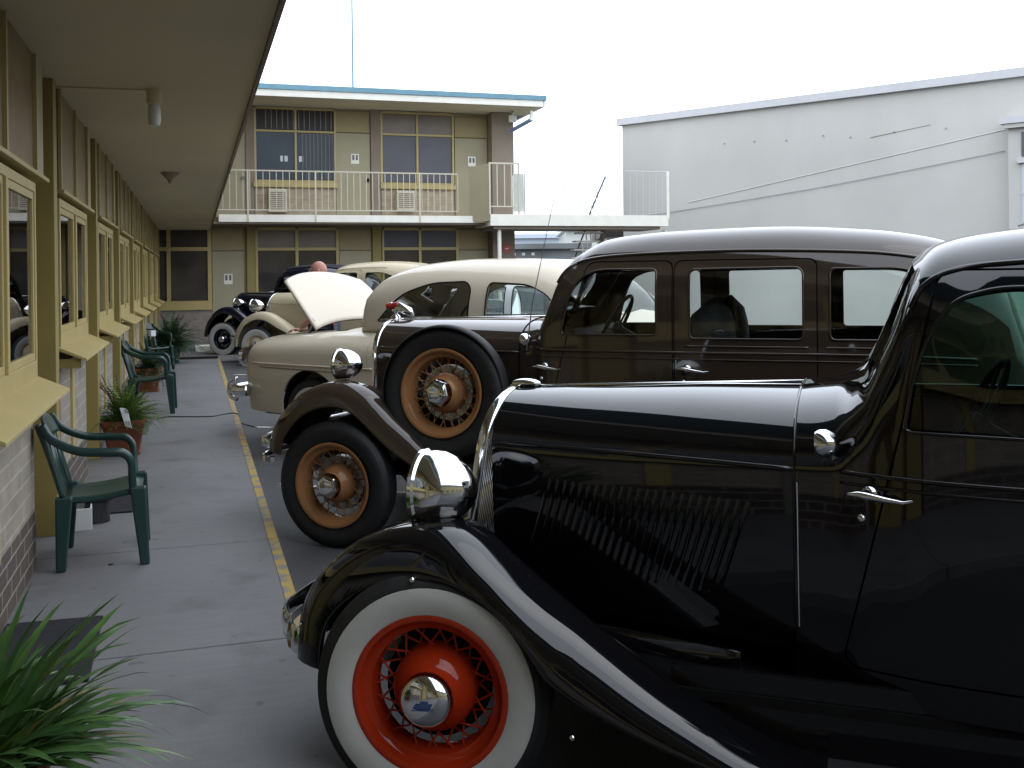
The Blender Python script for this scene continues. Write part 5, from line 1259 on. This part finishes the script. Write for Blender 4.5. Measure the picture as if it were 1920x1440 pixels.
# person behind the raised bonnet
def person(loc, rotz):
    g = empty('person', loc, rotz, 'bald man in a red shirt standing behind the raised bonnet', 'person')
    J = dict(pel=(0, 0, .96), wa=(0, .01, 1.10), ch=(-.02, .0, 1.32), nk=(-.03, 0, 1.50), nk2=(-.035, 0, 1.555), hd=(-.05, 0, 1.62), hd2=(-.055, 0, 1.73),
             shL=(-.02, .19, 1.44), elL=(-.05, .25, 1.16), wrL=(-.22, .22, .98), shR=(-.02, -.19, 1.44), elR=(-.06, -.25, 1.16), wrR=(-.24, -.20, 1.0),
             hiL=(0, .10, .92), knL=(-.02, .11, .50), anL=(.02, .12, .09), toL=(-.16, .14, .03), hiR=(0, -.10, .92), knR=(-.02, -.11, .50), anR=(.02, -.12, .09), toR=(-.16, -.14, .03))
    rad = dict(pel=.145, wa=.135, ch=.145, nk=.075, nk2=.06, hd=.088, hd2=.082, sh=.065, el=.045, wr=.03, hi=.095, kn=.06, an=.04, to=.035)
    E = [('pel', 'wa'), ('wa', 'ch'), ('ch', 'nk'), ('nk', 'nk2'), ('nk2', 'hd'), ('hd', 'hd2')]
    for s in 'LR': E += [('ch', 'sh'+s), ('sh'+s, 'el'+s), ('el'+s, 'wr'+s), ('pel', 'hi'+s), ('hi'+s, 'kn'+s), ('kn'+s, 'an'+s), ('an'+s, 'to'+s)]
    def skin(name, joints, edges, mat, infl=0, extra=None):
        ks = [k for k in J if k in joints]; me = bpy.data.meshes.new(name); vs = [J[k] for k in ks]; ix = {k: i for i, k in enumerate(ks)}
        es = [(ix[a], ix[c]) for a, c in edges if a in ix and c in ix]
        me.from_pydata(vs, es, []); o = bpy.data.objects.new(name, me); C.objects.link(o); o.parent = g
        m = o.modifiers.new('skin', 'SKIN'); m.use_smooth_shade = True
        for i, k in enumerate(ks):
            r = rad.get(k, rad.get(k[:2], .05))+infl; me.skin_vertices[0].data[i].radius = (r, r)
        me.skin_vertices[0].data[0].use_root = True
        s_ = o.modifiers.new('sub', 'SUBSURF'); s_.levels = 2; s_.render_levels = 2; me.materials.append(M[mat]); return o
    body = skin('body', list(J), E, 'skin')
    skin('shirt', ['pel', 'wa', 'ch', 'nk', 'shL', 'shR', 'elL', 'elR'], E, 'shirt', .014)
    skin('trousers', ['pel', 'hiL', 'hiR', 'knL', 'knR', 'anL', 'anR'], E, 'trouser', .014)
    b = MB(); b.sphere((-.062, 0, 1.70), .094, 20, 14, (1.12, .86, 1.22)); b.tube([(-.155, 0, 1.72), (-.185, 0, 1.675), (-.15, 0, 1.665)], [.01, .016, .012], 8)
    for s in (-1, 1): b.sphere((-.05, s*.083, 1.69), .03, 10, 8, (.7, .4, 1.1))
    b.build('head', 'skin', g, smooth=180)
    e = MB()
    for s in (-1, 1): e.sphere((-.15, s*.032, 1.715), .011, 8, 6)
    e.build('eyes', 'white_card', g, smooth=180); MB().tube([(-.158, -.025, 1.635), (-.163, 0, 1.632), (-.158, .025, 1.635)], .005, 6).build('mouth', 'redplastic', g)
    for s in (-1, 1):
        hx, hy, hz = J['wrL' if s > 0 else 'wrR']; hb = MB(); hb.sphere((hx-.05, hy, hz-.02), .04, 10, 8, (1.1, .9, .45))
        for k in range(4):
            y0 = hy+(k-1.5)*.018; l = (.07, .08, .076, .06)[k]; hb.tube([(hx-.08, y0, hz-.02), (hx-.08-l*.6, y0, hz-.03), (hx-.08-l, y0, hz-.055)], [.009, .008, .006], 6)
        hb.tube([(hx-.04, hy-s*.03, hz-.02), (hx-.075, hy-s*.06, hz-.03), (hx-.10, hy-s*.055, hz-.04)], [.011, .010, .007], 6); hb.build('hand', 'skin', g, smooth=180)
        f = MB(); a = J['anL' if s > 0 else 'anR']; f.sphere((a[0]-.09, a[1], .04), .05, 12, 8, (2.6, 1, .8)); f.build('shoe', 'black_plastic', g, smooth=180)
    return g
pp = atZ(607, 500, 12.6); person((pp.x, pp.y, 0), math.radians(-20))
